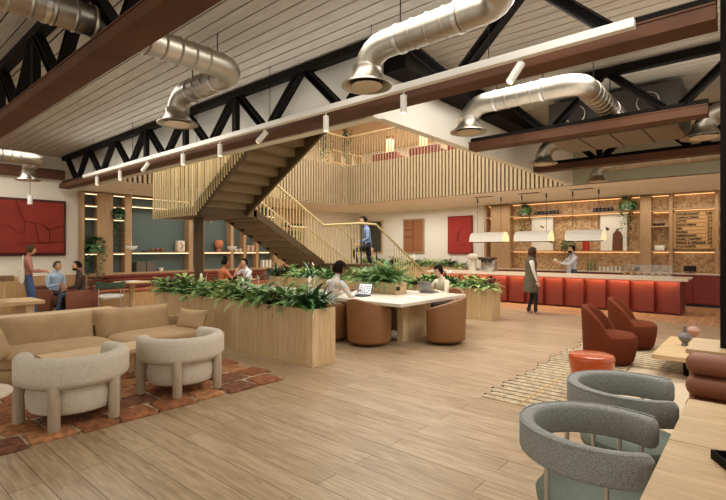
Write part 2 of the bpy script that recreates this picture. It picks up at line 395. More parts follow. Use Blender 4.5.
def duct(label, pts, drop=None, r=.13, cat='duct', rim=.25):
    """pts in world space; drop=(x,y,z) position of the bell diffuser mouth"""
    o = pts[-1]; t = thing('ventilation_duct', label, cat, (o[0], o[1], 3.58), 0, 'spiral ventilation ducts')
    off = Vector((-o[0], -o[1], -3.58)); P = fillet(pts, .24); P, RR = ridged(P, r)
    MB().tube([p + off for p in P], RR, 24).build('pipe', M['duct'], t, ang=24)
    e = pts[-1]; z = e[2] - 3.58
    k = rim / .25
    b = MB().lathe([(.135, .0), (.145, 0), (.145, -.03), (.14, -.05), (.16 * k, -.11), (.2 * k, -.155), (.25 * k, -.18), (.252 * k, -.195), (.236 * k, -.195), (.19 * k, -.165), (.17 * k, -.13)], (0, 0, z), 28)
    d = b.build('bell_diffuser', M['duct'], t, ang=60)
    MB().lathe([(.0, -.14), (.165 * k, -.14), (.165 * k, -.15), (0, -.15)], (0, 0, z), 24).build('throat', M['ductin'], d)
    MB().lathe([(0, -.186), (.15 * k, -.186), (.155 * k, -.192), (.14 * k, -.205), (0, -.21)], (0, 0, z), 24).build('plate', mat('diffuser plate', (200, 182, 154), .5), d)
    for i in range(len(pts) - 1):          # hanger straps on the horizontal runs
        a, c = Vector(pts[i]), Vector(pts[i + 1])
        if abs(a.z - c.z) < .01 and (c - a).length > 1:
            for f in (.3, .72):
                q = a.lerp(c, f) + off; u = (c - a).normalized(); 
                if q.z + 3.58 > 3.3:
                    MB().tube([q - u * .018, q + u * .018], r * 1.07, 20).build('strap', M['chrome'], t)
                    MB().tube([q + Vector((0, 0, r)), q + Vector((0, 0, RZ - 3.58))], .006, 6).build('hanger_rod', M['steel'], t)
    return t
H = 3.58; E = 3.42
duct('large spiral duct passing above the nearest truss, with bell diffuser at upper left', [(-3.5, 4.4, H), (3.0, 4.4, H), (3.0, 5.72, H), (3.0, 5.72, E)])
duct('spiral duct running to a bell diffuser in front of the white clerestory, top centre', [(1.6, 1.5, H), (3.53, 1.5, H), (3.53, 2.97, H), (3.53, 2.97, E)])
duct('spiral duct with a bend and bell diffuser under the brown beam, right of centre', [(7.86, 1.61, H), (5.82, 1.61, H), (5.82, 3.06, H), (5.82, 3.06, E)])
duct('spiral duct by the left wall ending in a bell diffuser above the red artwork', [(-3.5, 12., H), (3.15, 12., H), (3.15, 13.0, H), (3.15, 13.0, E)])
duct('short spiral duct from the grey air unit to a bell diffuser near the gable wall', [(8.9, 2.72, H), (8.9, 3.12, H), (8.9, 3.12, E)])
duct('long spiral duct with small bell diffuser along the pale green wall over the bar', [(12.0, -3.5, H), (12.0, 2.95, H), (12.0, 2.95, E)])
duct('spiral duct stub and wide bell diffuser beside the dark column at right', [(8.3, -2.5, H), (8.3, .62, H), (8.3, .62, E)], rim=.29)
# air handling unit
t = thing('air_handling_unit', 'dark grey air handling unit hung under the roof between the last two trusses', 'ventilation unit', (8.55, 1.8, 3.42))
MB().box(-.6, .6, -.95, .9, 0, .62, .01).build('casing', mat('dark grey unit casing', (70, 64, 58), .6, .2), t, smooth=False)
for k in range(4): MB().box(-.55, .55, -.9 + k * .45, -.9 + k * .45 + .42, -.012, .0).build('underside_panel', mat('unit panel', (128, 112, 96), .55, .2), t, smooth=False)
for y in (-.55, .45):
    s_ = MB().lathe([(.13, 0), (.15, 0), (.15, .08), (.13, .08)], n=24).xf(Matrix.Translation((-.6, y, .35)) @ Matrix.Rotation(-PI / 2, 4, 'Y')).build('spigot', M['duct'], t)
    MB().cyl((-.68, y, .35), (-.684, y, .35), .135, n=20).build('spigot_mouth', M['ductin'], s_)
# ================================================================== lighting track
t = thing('lighting_track', 'white suspended lighting track with cylindrical spotlights running the length of the hall', 'track light', (4.0, 0, 3.3))
MB().box(-.035, .035, .72, 12.0, -.02, .05, .004).build('track_rail', M['trim'], t, smooth=False)
for px, tilt in ((97, 0), (120, 0), (147, 1), (183, 0), (220, 0), (264, 1), (326, 0), (403.6, 0), (518, 1)):
    y = onX(px, 4.0)[1]
    s = MB().cyl((0, 0, -.02), (0, 0, -.075), .008)
    if tilt:
        d = Vector((-.25, .45 if px < 500 else .25, -.55)).normalized(); c0 = Vector((0, 0, -.1)) - d * .06
        s = s.cyl(c0, c0 + d * .2, .036, n=20)
    else: s = s.cyl((0, 0, -.07), (0, 0, -.25), .036, n=20); d = Vector((0, 0, -1)); c0 = Vector((0, 0, -.05))
    h = s.build('spotlight', M['trim'], t); h.location = (0, y, 0)
    MB().cyl(c0 + d * .2, c0 + d * .206, .028, n=16).build('lens', M['lampin'], h)
for y in (1.9, 3.3, 5.1, 7.0, 9.4, 11.4): MB().cyl((0, y, .05), (0, y, RZ - 3.3), .004, n=6).build('suspension_wire', M['steel'], t)
t = thing('pendant_spotlight', 'small white cylinder spotlight hanging on a cord in front of the red artwork', 'spotlight', onY(30, 13.7, 200))
MB().cyl((0, 0, -.11), (0, 0, .11), .055, n=18).build('spot_body', M['trim'], t); MB().cyl((0, 0, .11), (0, 0, RZ - onY(30, 13.7, 200)[2]), .005, n=6).build('cord', M['steel'], t)
# ================================================================== mezzanine screens
def screen(name, label, axis, a0, a1, fixed, sgn, z0, z1, zb, step=.12):
    t = thing(name, label, 'balustrade')
    b = MB(); s = a0
    while s < a1:
        if axis == 'y': b.box(fixed - .005, fixed + .03, s, s + .072, z0, zb).box(fixed, fixed + .02, s + .025, s + .045, zb, z1)
        else: b.box(s, s + .072, fixed - .005, fixed + .03, z0, zb).box(s + .025, s + .045, fixed, fixed + .02, zb, z1)
        s += step
    b.build('slats', M['slat'], t, smooth=False)
    if axis == 'y':
        MB().box(fixed + .04, fixed + .07, a0, a1, z0, zb).build('backing_panel', M['slatback'], t, smooth=False)
        MB().box(fixed - .035, fixed + .035, a0, a1, z1, z1 + .05).build('top_rail', M['oaky'], t, smooth=False)
    else:
        MB().box(a0, a1, fixed + .04, fixed + .07, z0, zb).build('backing_panel', M['slatback'], t, smooth=False)
        MB().box(a0, a1, fixed - .035, fixed + .035, z1, z1 + .05).build('top_rail', M['oakx'], t, smooth=False)
    return t
screen('slatted_balustrade', 'tall timber slat balustrade of the upper floor above the paintings', 'y', 3.82, 11.56, MX - .03, 1, GZ - .01, 5.7, 4.68)
screen('slatted_balustrade', 'timber slat balustrade of the upper floor behind the stairs', 'x', 4.7, 12.5, MY - .04, 1, GZ - .03, 5.7, 4.66)
# upper floor furniture
for i, y in enumerate((10.4, 8.7, 7.2)):
    t = thing('booth_seat', ('red upholstered high booth at the left of the upper floor row', 'red upholstered high booth in the middle of the upper floor row', 'red upholstered high booth at the right of the upper floor row')[i], 'booth', (13.7, y, 3.602), 0, 'red booths on the upper floor')
    MB().box(-.4, .4, -.6, .6, 0, .95, .08).build('seat_base', M['redcab'], t); MB().box(-.4, -.15, -.6, .6, .95, 1.55, .08).build('backrest', M['redcab'], t)
    MB().box(-.15, .4, -.6, -.42, .95, 1.45, .06).build('side_wing', M['redcab'], t)
for y in (11.2, 9.6, 8.0, 6.4):
    tag(MB().box(14.6, 14.85, y - .12, y + .12, 3.6, 6.1, .01).build('oak_post', M['oak'], smooth=False), 'tall light oak post on the upper floor seen through the slats', 'post', 'oak posts on the upper floor')
t = thing('bookcase', 'oak open bookcase standing on the upper floor near the corner', 'bookcase', (14.2, 13.2, 3.6))
for z in (.0, .5, 1.0, 1.5, 2.0): MB().box(-1.0, 1.0, -.2, .2, z, z + .04).build('shelf', M['oakx'], t, smooth=False)
for x in (-1.0, -.33, .33, 1.0): MB().box(x - .025, x + .025, -.2, .2, 0, 2.04).build('upright', M['oak'], t, smooth=False)
# ================================================================== staircase
t = thing('staircase', 'bronze steel staircase with pale brass slat railings turning at two landings', 'staircase', (5.6, 9.6, 0)); O = Vector((-5.6, -9.6, 0))
def sp(name, m, par=t, **k):
    def f(mb): mb.xf(Matrix.Translation(O)); return mb.build(name, m, par, smooth=False)
    return f
sp('landing', M['bronze'])(MB().box(5.0, 6.45, 8.7, 10.6, 2.34, 2.5))
sp('landing', M['bronze'])(MB().box(8.55, 9.2, 7.4, 10.0, 1.1, 1.25))
sp('landing', M['bronze'])(MB().box(5.0, 6.2, 4.6, 6.25, 3.9, 4.02))
sp('support_column', M['bronze'])(MB().box(5.55, 5.7, 9.68, 9.82, 0, 2.34))
sp('support_column', M['bronze'])(MB().box(8.8, 8.95, 9.2, 9.35, 0, 1.1))
NC, NB, NA = 9, 8, 8
def stringer(pts, x0, x1, ax): return MB().prism(pts, x0, x1, ax)
# upper flight climbs towards -y
rise, run = (4.02 - 2.5) / NC, .272
for k in range(NC):
    y = 8.7 - run * k; z = 2.5 + rise * (k + 1)
    sp('tread', M['tread'])(MB().box(5.05, 6.15, y - run - .02, y, z - .05, z).box(5.05, 6.15, y - .03, y, z - rise - .01, z - .05))
y1 = 8.7 - run * NC
for x in (4.99, 6.15): sp('stringer', M['bronze'])(stringer([(8.72, 2.34), (8.72, 2.62), (y1, 4.14), (y1 - .1, 4.14), (y1 - .1, 3.84), (y1, 3.8)], x, x + .06, 'x'))
# flights along +x
def flight(x0, z0, y0, y1, n, bottom):
    rise, run = (z0 - bottom) / n, .2725
    for k in range(n):
        x = x0 + run * k; z = z0 - rise * (k + 1)
        if z > .01: sp('tread', M['tread'])(MB().box(x, x + run + .02, y0 + .05, y1 - .05, z - .05, z).box(x, x + .03, y0 + .05, y1 - .05, z, z + rise - .05))
    xe = x0 + run * n
    zb = max(0, bottom - .15)
    for y in (y0, y1 - .05): sp('stringer', M['bronze'])(stringer([(x0 - .05, z0 - .13), (x0 - .05, z0 + .04), (x0, z0 + .04), (xe, bottom + .06), (xe, max(0, bottom - .1)), (xe - .12, max(0, bottom - .06))], y, y + .05, 'y'))
    return xe, rise / run
sl1 = flight(6.42, 2.5, 8.7, 10.0, NB, 1.25)
sl2 = flight(9.17, 1.25, 7.4, 10.0, NA, 0.)
# railings: rail follows points; balusters down to the foot line
def railing(name_pts, foots, step=.11, w=.03, mr='brass'):
    P = [Vector(p) for p in name_pts]; F = [Vector(p) for p in foots]
    b = MB()
    for i in range(len(P) - 1):
        b.tube([P[i] - (P[i + 1] - P[i]).normalized() * .01, P[i + 1] + (P[i + 1] - P[i]).normalized() * .01], .028, 8)
    b.xf(Matrix.Translation(O)); rl = b.build('handrail', M['brass'], t)
    for i in range(len(P) - 1):
        L = (P[i + 1] - P[i]).length; n = max(1, int(L / step))
        for k in range(n):
            f = (k + .5) / n; a = P[i].lerp(P[i + 1], f); c = F[i].lerp(F[i + 1], f)
            mb = MB().box(a.x - .008, a.x + .008, a.y - .012, a.y + .012, c.z, a.z - .02).xf(Matrix.Translation(O)); mb.build('baluster', M['brass'], rl, smooth=False)
s = 1.25 / 2.18
railing([(6.42, 8.72, 3.5), (8.6, 8.72, 2.25), (9.17, 8.72, 2.25)], [(6.42, 8.72, 2.42), (8.6, 8.72, 1.15), (9.17, 8.72, 1.2)])
railing([(6.42, 9.98, 3.5), (8.6, 9.98, 2.25), (9.17, 9.98, 2.25), (11.35, 9.98, 1.0)], [(6.42, 9.98, 2.42), (8.6, 9.98, 1.15), (9.17, 9.98, 1.2), (11.35, 9.98, 0.05)], step=.14)
railing([(8.57, 8.68, 2.25), (8.57, 7.42, 2.25)], [(8.57, 8.68, .3), (8.57, 7.42, .3)], step=.1)
railing([(9.9, 7.42, 2.25 - .73 * s), (11.35, 7.42, 1.0)], [(9.9, 7.42, 1.2 - .73 * s), (11.35, 7.42, 0.05)], step=.12)
rl = MB().tube([(8.57, 7.42, 2.25), (9.17, 7.42, 2.25), (9.9, 7.42, 2.25 - .73 * s)], .028, 8).xf(Matrix.Translation(O)).build('handrail', M['brass'], t)
for x in (8.6, 9.2): MB().tube([(x, 7.42, 1.15), (x, 7.42, 2.24)], .016, 8).xf(Matrix.Translation(O)).build('baluster', M['black'], rl)
rl = MB().tube([(9.17, 8.72, 2.25), (11.2, 8.72, 1.08)], .028, 8).xf(Matrix.Translation(O)).build('handrail', M['brass'], t)
for x in (9.7, 10.4, 11.1): MB().tube([(x, 8.72, 1.25 - (x - 9.17) * s), (x, 8.72, 2.23 - (x - 9.17) * s)], .015, 8).xf(Matrix.Translation(O)).build('baluster', M['black'], rl)
# tall slat screen on the landing and outer side of the upper flight
b = MB(); y = 10.6
while y > 6.3:
    zb = 2.36 if y > 8.7 else 2.4 + (8.7 - y) * rise / .272 * (1.52 / NC) / rise
    b.box(4.955, 4.975, y - .022, y, zb - .05, 4.9); y -= .085
b.xf(Matrix.Translation(O)).build('slat_screen', M['brass'], t, smooth=False)
b = MB(); x = 5.0
while x < 6.45: b.box(x, x + .022, 10.6, 10.62, 2.3, 4.9); x += .085
b.xf(Matrix.Translation(O)).build('slat_screen', M['brass'], t, smooth=False)
# ================================================================== paintings on the back wall and relief at left
def painting(px0, px1, py0, py1, name, label, m, fm, marks):
    a = onX(px0, WX, py0); c = onX(px1, WX, py1)
    y0, y1 = c[1], a[1]; za, zc = onX((px0 + px1) / 2, WX, py1)[2], onX((px0 + px1) / 2, WX, py0)[2]
    cy, cz, w, h = (y0 + y1) / 2, (za + zc) / 2, y1 - y0, zc - za
    t = thing(name, label, 'painting', (WX - .001, cy, cz), 0, 'pictures on the white back wall')
    MB().box(-.07, 0, -w / 2, w / 2, -h / 2, h / 2, .01).build('picture_frame', fm, t, smooth=False)
    MB().box(-.075, -.065, -w / 2 + .05, w / 2 - .05, -h / 2 + .05, h / 2 - .05).build('canvas', m, t, smooth=False)
    for mk in marks: mk(t, w, h)
def art_lines(segs, m):
    def f(t, w, h):
        b = MB()
        for s in segs: b.tube([(-.078, u * w / 2, v * h / 2) for u, v in s], .018, 6)
        b.build('relief_line', m, t)
    return f
painting(363, 383, 221, 253, 'door_panel', 'tall dark olive panel beside the staircase rail', mat('dark olive panel', (70, 72, 50), .7), M['oak'], [])
painting(404, 424.5, 219, 253, 'framed_picture', 'brown timber relief picture in frame, left of the red painting', mat('brown relief', (150, 96, 58), .8, var=.1), M['shelfoak'],
         [art_lines([[(.9, -.05), (-.1, -.05)], [(.9, .35), (-.1, .35)], [(0, .9), (0, -.9)]], mat('brown relief dark', (110, 66, 38), .8))])
painting(448.5, 473, 216, 254, 'framed_picture', 'red relief painting with a curled line, on the white wall near the bar', mat('red canvas', (160, 46, 34), .8, var=.08), M['redart'],
         [art_lines([[(-.2 + .3 * math.cos(a), -.1 + .45 * math.sin(a)) for a in [x / 8 * 4.2 - 2.4 for x in range(9)]], [(.2, .1), (.25, -.3), (.0, -.35)]], M['redart'])])
# red clay relief at the left
p = onY(65, WY, 201.4); q = onY(65, WY, 255.6); w = 3.6; h = p[2] - q[2]
t = thing('wall_artwork', 'large terracotta red carved relief panel in dark frame on the cream wall', 'artwork', (p[0], WY - .001, (p[2] + q[2]) / 2))
MB().box(-w, 0, -.08, 0, -h / 2, h / 2, .01).build('art_frame', mat('dark red frame', (78, 28, 20), .7), t, smooth=False)
MB().box(-w + .07, -.07, -.1, -.08, -h / 2 + .07, h / 2 - .07).build('relief_panel', M['redart'], t, smooth=False)
def rp(pts, d):
    b.prism([(-.07 + (x - 325) / 325 * 1.36, (233 - y) / 147 * (h / 2 - .07)) for x, y in pts], -.1 - d, -.099, 'y')
b = MB()
rp([(75, 88), (325, 88), (325, 215), (245, 240), (215, 220), (165, 205), (118, 201), (95, 160)], .05)
rp([(-30, 330), (-30, 250), (0, 234), (30, 228), (55, 245), (70, 272), (115, 268), (119, 203), (164, 207), (176, 258), (188, 316), (60, 328)], .03)
rp([(166, 208), (213, 222), (238, 258), (244, 318), (190, 316), (178, 258)], .065)
rp([(247, 243), (325, 218), (325, 312), (250, 317)], .02)
rp([(-300, 335), (325, 322), (325, 378), (-300, 378)], .04)
rp([(-300, 88), (70, 88), (90, 162), (114, 203), (110, 262), (72, 266), (58, 240), (30, 222), (0, 228), (-40, 250), (-300, 250)], .015)
b.build('raised_shapes', M['redart'], t, smooth=False)
# ================================================================== planters
def planter(name, label, x0, x1, y0, y1, z0, z1, m, th=.03, extra=None):
    t = thing(name, label, 'planter', ((x0 + x1) / 2, (y0 + y1) / 2, z0)); w, d, h = (x1 - x0) / 2, (y1 - y0) / 2, z1 - z0
    b = MB().box(-w, -w + th, -d, d, 0, h).box(w - th, w, -d, d, 0, h).box(-w + th, w - th, -d, -d + th, 0, h).box(-w + th, w - th, d - th, d, 0, h).box(-w + th, w - th, -d + th, d - th, 0, .05)
    b.build('box', m, t, smooth=False)
    MB().box(-w + th, w - th, -d + th, d - th, .05, h - .05).build('soil', M['soil'], t, smooth=False)
    return t
M['stave'] = board_mat('oak staves', (210, 180, 134), (200, 168, 120), (160, 126, 84), .115, 6., 'x', .002, .5)
# staves stand upright: remap so that the joints run up the faces
def stave_mat():
    m, nt, b = newmat('upright oak staves'); N, L = nt.nodes, nt.links
    tc = N.new('ShaderNodeTexCoord'); sp = N.new('ShaderNodeSeparateXYZ'); L.new(tc.outputs['Object'], sp.inputs[0])
    ad = N.new('ShaderNodeMath'); ad.operation = 'ADD'; L.new(sp.outputs[0], ad.inputs[0]); L.new(sp.outputs[1], ad.inputs[1])
    cb = N.new('ShaderNodeCombineXYZ'); L.new(sp.outputs[2], cb.inputs[0]); L.new(ad.outputs[0], cb.inputs[1])
    br = N.new('ShaderNodeTexBrick'); L.new(cb.outputs[0], br.inputs['Vector']); br.inputs['Scale'].default_value = 1
    br.inputs['Brick Width'].default_value = 50; br.inputs['Row Height'].default_value = .12; br.inputs['Mortar Size'].default_value = .0015
    br.inputs['Color1'].default_value = srgb(222, 196, 154); br.inputs['Color2'].default_value = srgb(212, 184, 140); br.inputs['Mortar'].default_value = srgb(158, 122, 80)
    mp = N.new('ShaderNodeMapping'); mp.inputs['Scale'].default_value = (.6, 12, 1); L.new(cb.outputs[0], mp.inputs[0])
    n = N.new('ShaderNodeTexNoise'); n.inputs['Scale'].default_value = 4; n.inputs['Detail'].default_value = 7; L.new(mp.outputs[0], n.inputs[0])
    r = N.new('ShaderNodeValToRGB'); r.color_ramp.elements[0].position = .3; r.color_ramp.elements[1].position = .68
    r.color_ramp.elements[0].color = (.74, .69, .62, 1); r.color_ramp.elements[1].color = (1, 1, 1, 1); L.new(n.outputs[0], r.inputs[0])
    mx = N.new('ShaderNodeMix'); mx.data_type = 'RGBA'; mx.blend_type = 'MULTIPLY'; mx.inputs[0].default_value = 1
    L.new(br.outputs['Color'], mx.inputs[6]); L.new(r.outputs[0], mx.inputs[7]); L.new(mx.outputs[2], b.inputs['Base Color']); b.inputs['Roughness'].default_value = .55
    return m
M['stave'] = stave_mat()
planter('planter_box', 'long oak stave planter trough standing on the floor in front of the stairs', 4.33, 4.78, 4.61, 9.22, 0, .79, M['stave'])
tp = planter('planter_box', 'low oak planter trough built along the middle of the stone work table', 7.12, 7.47, 5.27, 9.1, .752, .97, M['stave'])
MB().box(-.17, -.05, -1.925, -1.917, .07, .14).build('power_socket', M['black'], tp, smooth=False)
MB().box(-.182, -.175, -1.2, -1.05, .07, .14).build('power_socket', M['black'], tp, smooth=False)
planter('planter_box', 'oak planter trough between the work table and the bar', 9.82, 10.3, 4.6, 7.25, 0, .72, M['stave'])
planter('planter_box', 'oak planter trough furthest back, below the white wall with pictures', 14.9, 15.4, 8.1, 13.1, 0, .98, M['stave'])
# ================================================================== work table
t = thing('work_table', 'long pale stone topped communal work table with oak panel legs', 'table', (7.0, 6.8, 0))
MB().box(-1.06, 1.08, -2.5, 2.5, .69, .75, .008).build('tabletop', M['marble'], t)
for a in (-2.1, 2.0): MB().box(-.45, .45, a, a + .12, 0, .69).build('leg', M['stave'], t, smooth=False)
MB().box(-.06, .06, -1.98, 2.0, .1, .69).build('spine_panel', M['stave'], t, smooth=False)
# ================================================================== caramel tub chairs
def tub():
    t = thing('tub_chair', 'x', 'chair')
    hi = lambda u: .80 - .2 * abs(u) ** 1.35
    MB().band(.335, .075, -2.1, 2.1, .06, hi, n=36, flare=.03).build('shell', M['caramel'], t)
    MB().lathe([(0, .03), (.29, .03), (.31, .06), (.31, .1), (0, .1)], n=32).build('base', M['caramel'], t)
    MB().lathe([(0, .1), (.285, .1), (.295, .14), (.295, .4), (.28, .44), (.22, .46), (0, .465)], n=32).build('seat', M['caramel'], t)
    return t
tb = tub(); TW = face(1, 0)
TUBS = [((6.08, 5.06, 0), face(1, -.05), 'caramel leather tub chair nearest the camera, empty, at the long side of the stone table'),
        ((7.02, 4.17, 0), face(-.25, 1), 'caramel leather tub chair drawn up to the near end of the stone table'),
        ((5.92, 5.88, 0), face(1, -.05), 'caramel leather tub chair with the person in the floral shirt sitting in it'),
        ((8.52, 5.0, 0), face(-1, .1), 'caramel leather tub chair under the woman in the cream shirt'),
        ((5.66, 8.3, 0), face(1, .1), 'caramel leather tub chair far down the long stone table')]
for i, (l, rz, lb) in enumerate(TUBS):
    if i == 0: tb.location = l; tb.rotation_euler.z = rz; tb['label'] = lb; tb['group'] = 'tub chairs around the stone table'
    else: dup(tb, l, rz, lb)
# ================================================================== grey barrel chairs (right foreground) and wooden tables
def barrel(m1, m2, legm):
    t = thing('barrel_chair', 'x', 'chair')
    bk = MB().band(.275, .058, -2.22, 2.22, .605, lambda u: .755 - .006 * u * u, n=44, rr=.022, rx=1.06, ry=1.16).build('backrest', m1, t)
    MB().tube([(1.06 * .303 * math.sin(a), -1.16 * .303 * math.cos(a), .749) for a in [-2.2 + 4.4 * k / 40 for k in range(41)]], .0045, 6).build('piping', m1, bk)
    MB().lathe([(0, .38), (.25, .38), (.272, .39), (.278, .42), (.26, .445), (.2, .455), (0, .457)], n=32).build('seat', m2, t)
    MB().lathe([(0, .355), (.24, .355), (.24, .38), (0, .38)], n=28).build('seat_frame', legm, t)
    for a in (-1.75, -.95, .95, 1.75):
        x, y = .275 * math.sin(a), -.30 * math.cos(a)
        MB().tube([(x * 1.04, y * 1.04, 0), (x * 1.04, y * 1.04, .66)], .0115, 10).build('leg', legm, t)
    return t
ch = barrel(M['grey'], M['sage'], M['chrome'])
ch.location = (2.395, .575, 0); ch.scale = (1.03,) * 3; ch.rotation_euler.z = face(.12, -1); ch['label'] = 'grey speckled barrel chair nearest the camera, pulled up to the oak table'; ch['group'] = 'grey barrel chairs at the oak tables'
dup(ch, (3.235, .60, 0), face(.16, -1), 'grey speckled barrel chair just behind the nearest one, at the second oak table')
def oaktable(x0, x1, y0, y1, z, label, m='oaky'):
    t = thing('dining_table', label, 'table', ((x0 + x1) / 2, (y0 + y1) / 2, 0), 0, 'oak tables at right'); w, d = (x1 - x0) / 2, (y1 - y0) / 2
    MB().box(-w, w, -d, d, z - .035, z, .003).build('tabletop', M[m], t, smooth=False)
    MB().box(-.05, .05, -d + .2, d - .3, .03, z - .035).build('pedestal', M['steel'], t, smooth=False)
    MB().box(-.28, .28, -d + .15, d - .25, 0, .03).build('foot_plate', M['steel'], t, smooth=False)
    return t
oaktable(2.484, 3.23, -.75, .312, .75, 'light oak table in the right foreground, next to the brown ribbed banquette')
oaktable(1.70, 2.478, -.75, .312, .75, 'light oak table nearest the camera carrying the dark tray')
p = onz(722, 466, .75)
t = thing('serving_tray', 'small dark square tray lying on the nearest oak table', 'tray', (p[0] + .02, p[1] - .06, .751), .5)
MB().box(-.08, .08, -.07, .07, 0, .008).build('tray_base', M['steel'], t, smooth=False)
b = MB()
for a in ((-.08, .08, .062, .07), (-.08, .08, -.07, -.062), (-.08, -.072, -.062, .062), (.072, .08, -.062, .062)): b.box(a[0], a[1], a[2], a[3], .008, .035)
b.build('rim', M['steel'], t, smooth=False)
# ribbed banquette and ledge
t = thing('ribbed_banquette', 'brown leather banquette with three fat horizontal rolls as backrest, at right', 'sofa', (3.6, -1.2, 0))
for k in range(3): MB().box(.3, .46, -1.6, 1.6, .43 + .152 * k, .578 + .152 * k, .068, 6).build('back_roll', M['channel'], t)
MB().box(.4, .55, -1.58, 1.58, .02, .85, .02).build('back_panel', M['channel'], t)
MB().box(-.22, .36, -1.58, 1.58, .14, .42, .05).build('seat', M['channel'], t)
MB().box(-.2, .4, -1.55, 1.55, .0, .14).build('plinth', M['oaky'], t, smooth=False)
t = thing('oak_ledge', 'light oak box ledge behind the brown ribbed banquette', 'ledge', (4.47, -1.2, 0))
MB().box(-.3, .27, -1.6, 1.62, .835, .87, .003).build('ledge_top', M['oaky'], t, smooth=False); MB().box(-.28, .25, -1.58, 1.6, 0, .835).build('ledge_body', M['stave'], t, smooth=False)
# coffee table and vases
ct = onz(651.5, 354, .29); cf = onz(668.5, 335.8, .29); cl_ = (cf[0] - ct[0]) / 2
t = thing('coffee_table', 'low light oak coffee table with thick top beyond the banquette, holding two small vases', 'table', (ct[0] + cl_, ct[1] - .65, .009))
MB().box(-cl_, cl_, -.65, .65, .225, .281, .004).build('tabletop', M['oaky'], t, smooth=False)
for a in (-.5, .5): MB().box(a * cl_ * 1.1 - .06, a * cl_ * 1.1 + .06, -.45, .35, 0, .225).build('leg', M['steel'], t, smooth=False)
def vase(label, loc, m, s=1.):
    t = thing('bud_vase', label, 'vase', loc, 0, 'bud vases on the coffee table')
    MB().lathe([(0, 0), (.05, 0), (.052, .02), (.035, .04), (.075, .085), (.1, .14), (.085, .18), (.03, .215), (.026, .26), (.03, .3), (.022, .3), (.018, .26), (0, .2)], n=28).build('body', m, t)
    t.scale = (s,) * 3
vase('grey ceramic bud vase with slim neck, on the near edge of the coffee table', onz(685, 345.5, .29), mat('grey glaze', (108, 104, 104), .45), .84)
vase('pale pink ceramic bud vase with slim neck, behind the grey one', onz(693.5, 339, .29), mat('pink glaze', (172, 130, 112), .5), .9)
# orange side table
p = (5.32, 1.36, .009)
t = thing('drum_side_table', 'glossy orange waisted drum side table on the striped rug', 'side table', p)
MB().lathe([(0, .0), (.19, .0), (.215, .02), (.205, .12), (.198, .2), (.203, .3), (.218, .39), (.224, .43), (.224, .46), (.212, .482), (.18, .49), (0, .49)], n=40).build('drum', M['orange'], t)
# slipper chairs
def slipper():
    t = thing('slipper_chair', 'x', 'chair')
    def hi(u): return .44 + .36 * max(0, 1 - abs(u) ** 2.5) ** .85
    MB().band(.30, .085, -1.62, 1.62, lambda u: .1, hi, n=36, rr=.035, flare=.04).build('backrest', M['burg'], t)
    MB().lathe([(0, .01), (.25, .01), (.29, .04), (.315, .12), (.335, .24), (.345, .34), (.335, .39), (.29, .425), (.2, .435), (0, .44)], n=36).build('seat', M['burg'], t)
    return t
s = slipper(); s.location = (7.28, 1.62, 0.01); s.rotation_euler.z = face(.1, -1); s['label'] = 'burgundy wool slipper chair with high curved back beside the orange side table'; s['group'] = 'burgundy slipper chairs'
dup(s, (8.62, 1.58, 0.01), face(.1, -1), 'burgundy wool slipper chair with high curved back, the further one towards the bar')
# striped rug
t = thing('striped_rug', 'pale flat woven rug of stitched strips with frayed dark edges', 'rug', (6.8, .5, 0))
MB().box(-2.05, .35, -1.5, .82, 0.0, .008).build('plain_field', M['rugb'], t, smooth=False)
b = MB(); g = MB(); n = 0; x = -2.12
while x < 2.2:
    for (a, c) in ((.84, 1.38), (1.39, 1.82)) if x < .38 else ((-1.5, -.2), (-.19, .5), (.51, 1.3), (1.31, 1.8)):
        e = R.uniform(-.06, .06) if c > 1.7 else 0
        b.box(x, x + .108, a, c + e, 0.0, .009)
        g.box(x + .108, x + .139, a - .0, c + e + .03, 0.0, .007)
    x += .137
b.build('woven_strips', M['rugs'], t, smooth=False); g.build('dark_seams', M['rugd'], t, smooth=False)
MB().box(-2.12, .4, 1.378, 1.392, 0, .011).build('gold_seam', M['rugg'], t, smooth=False)
# ================================================================== left lounge
def lounge():
    t = thing('lounge_chair', 'x', 'armchair')
    MB().band(.4, .15, -2.05, 2.05, lambda u: .37, lambda u: .645 + .01 * abs(u), n=44, rr=.062, rx=1.04).build('backrest', M['boucle'], t)
    MB().lathe([(0, .1), (.33, .1), (.375, .125), (.395, .18), (.4, .27), (.385, .35), (.34, .385), (0, .40)], n=40).build('seat', M['boucle'], t)
    MB().band(.4, .08, -2.0, 2.0, .36, .40, n=36, rr=.015).build('frame_hoop', M['greywood'], t)
    for a in (-1.85, -.6, .6, 1.85):
        x, y = .445 * math.sin(a), -.435 * math.cos(a)
        MB().lathe([(0, 0), (.045, 0), (.05, .015), (.05, .4), (.04, .42), (0, .42)], (x, y, 0), 20).build('leg', M['greywood'], t)
    return t
l = lounge(); l.location = (1.57, 4.97, .030); l.scale = (.96,) * 3; l.rotation_euler.z = face(.05, 1); l['label'] = 'cream boucle barrel armchair with round wooden legs, nearest the left edge'; l['group'] = 'cream boucle armchairs on the rust rug'
dup(l, (2.69, 5.04, .030), face(-.02, 1), 'cream boucle barrel armchair with round wooden legs, the one nearer the long planter')
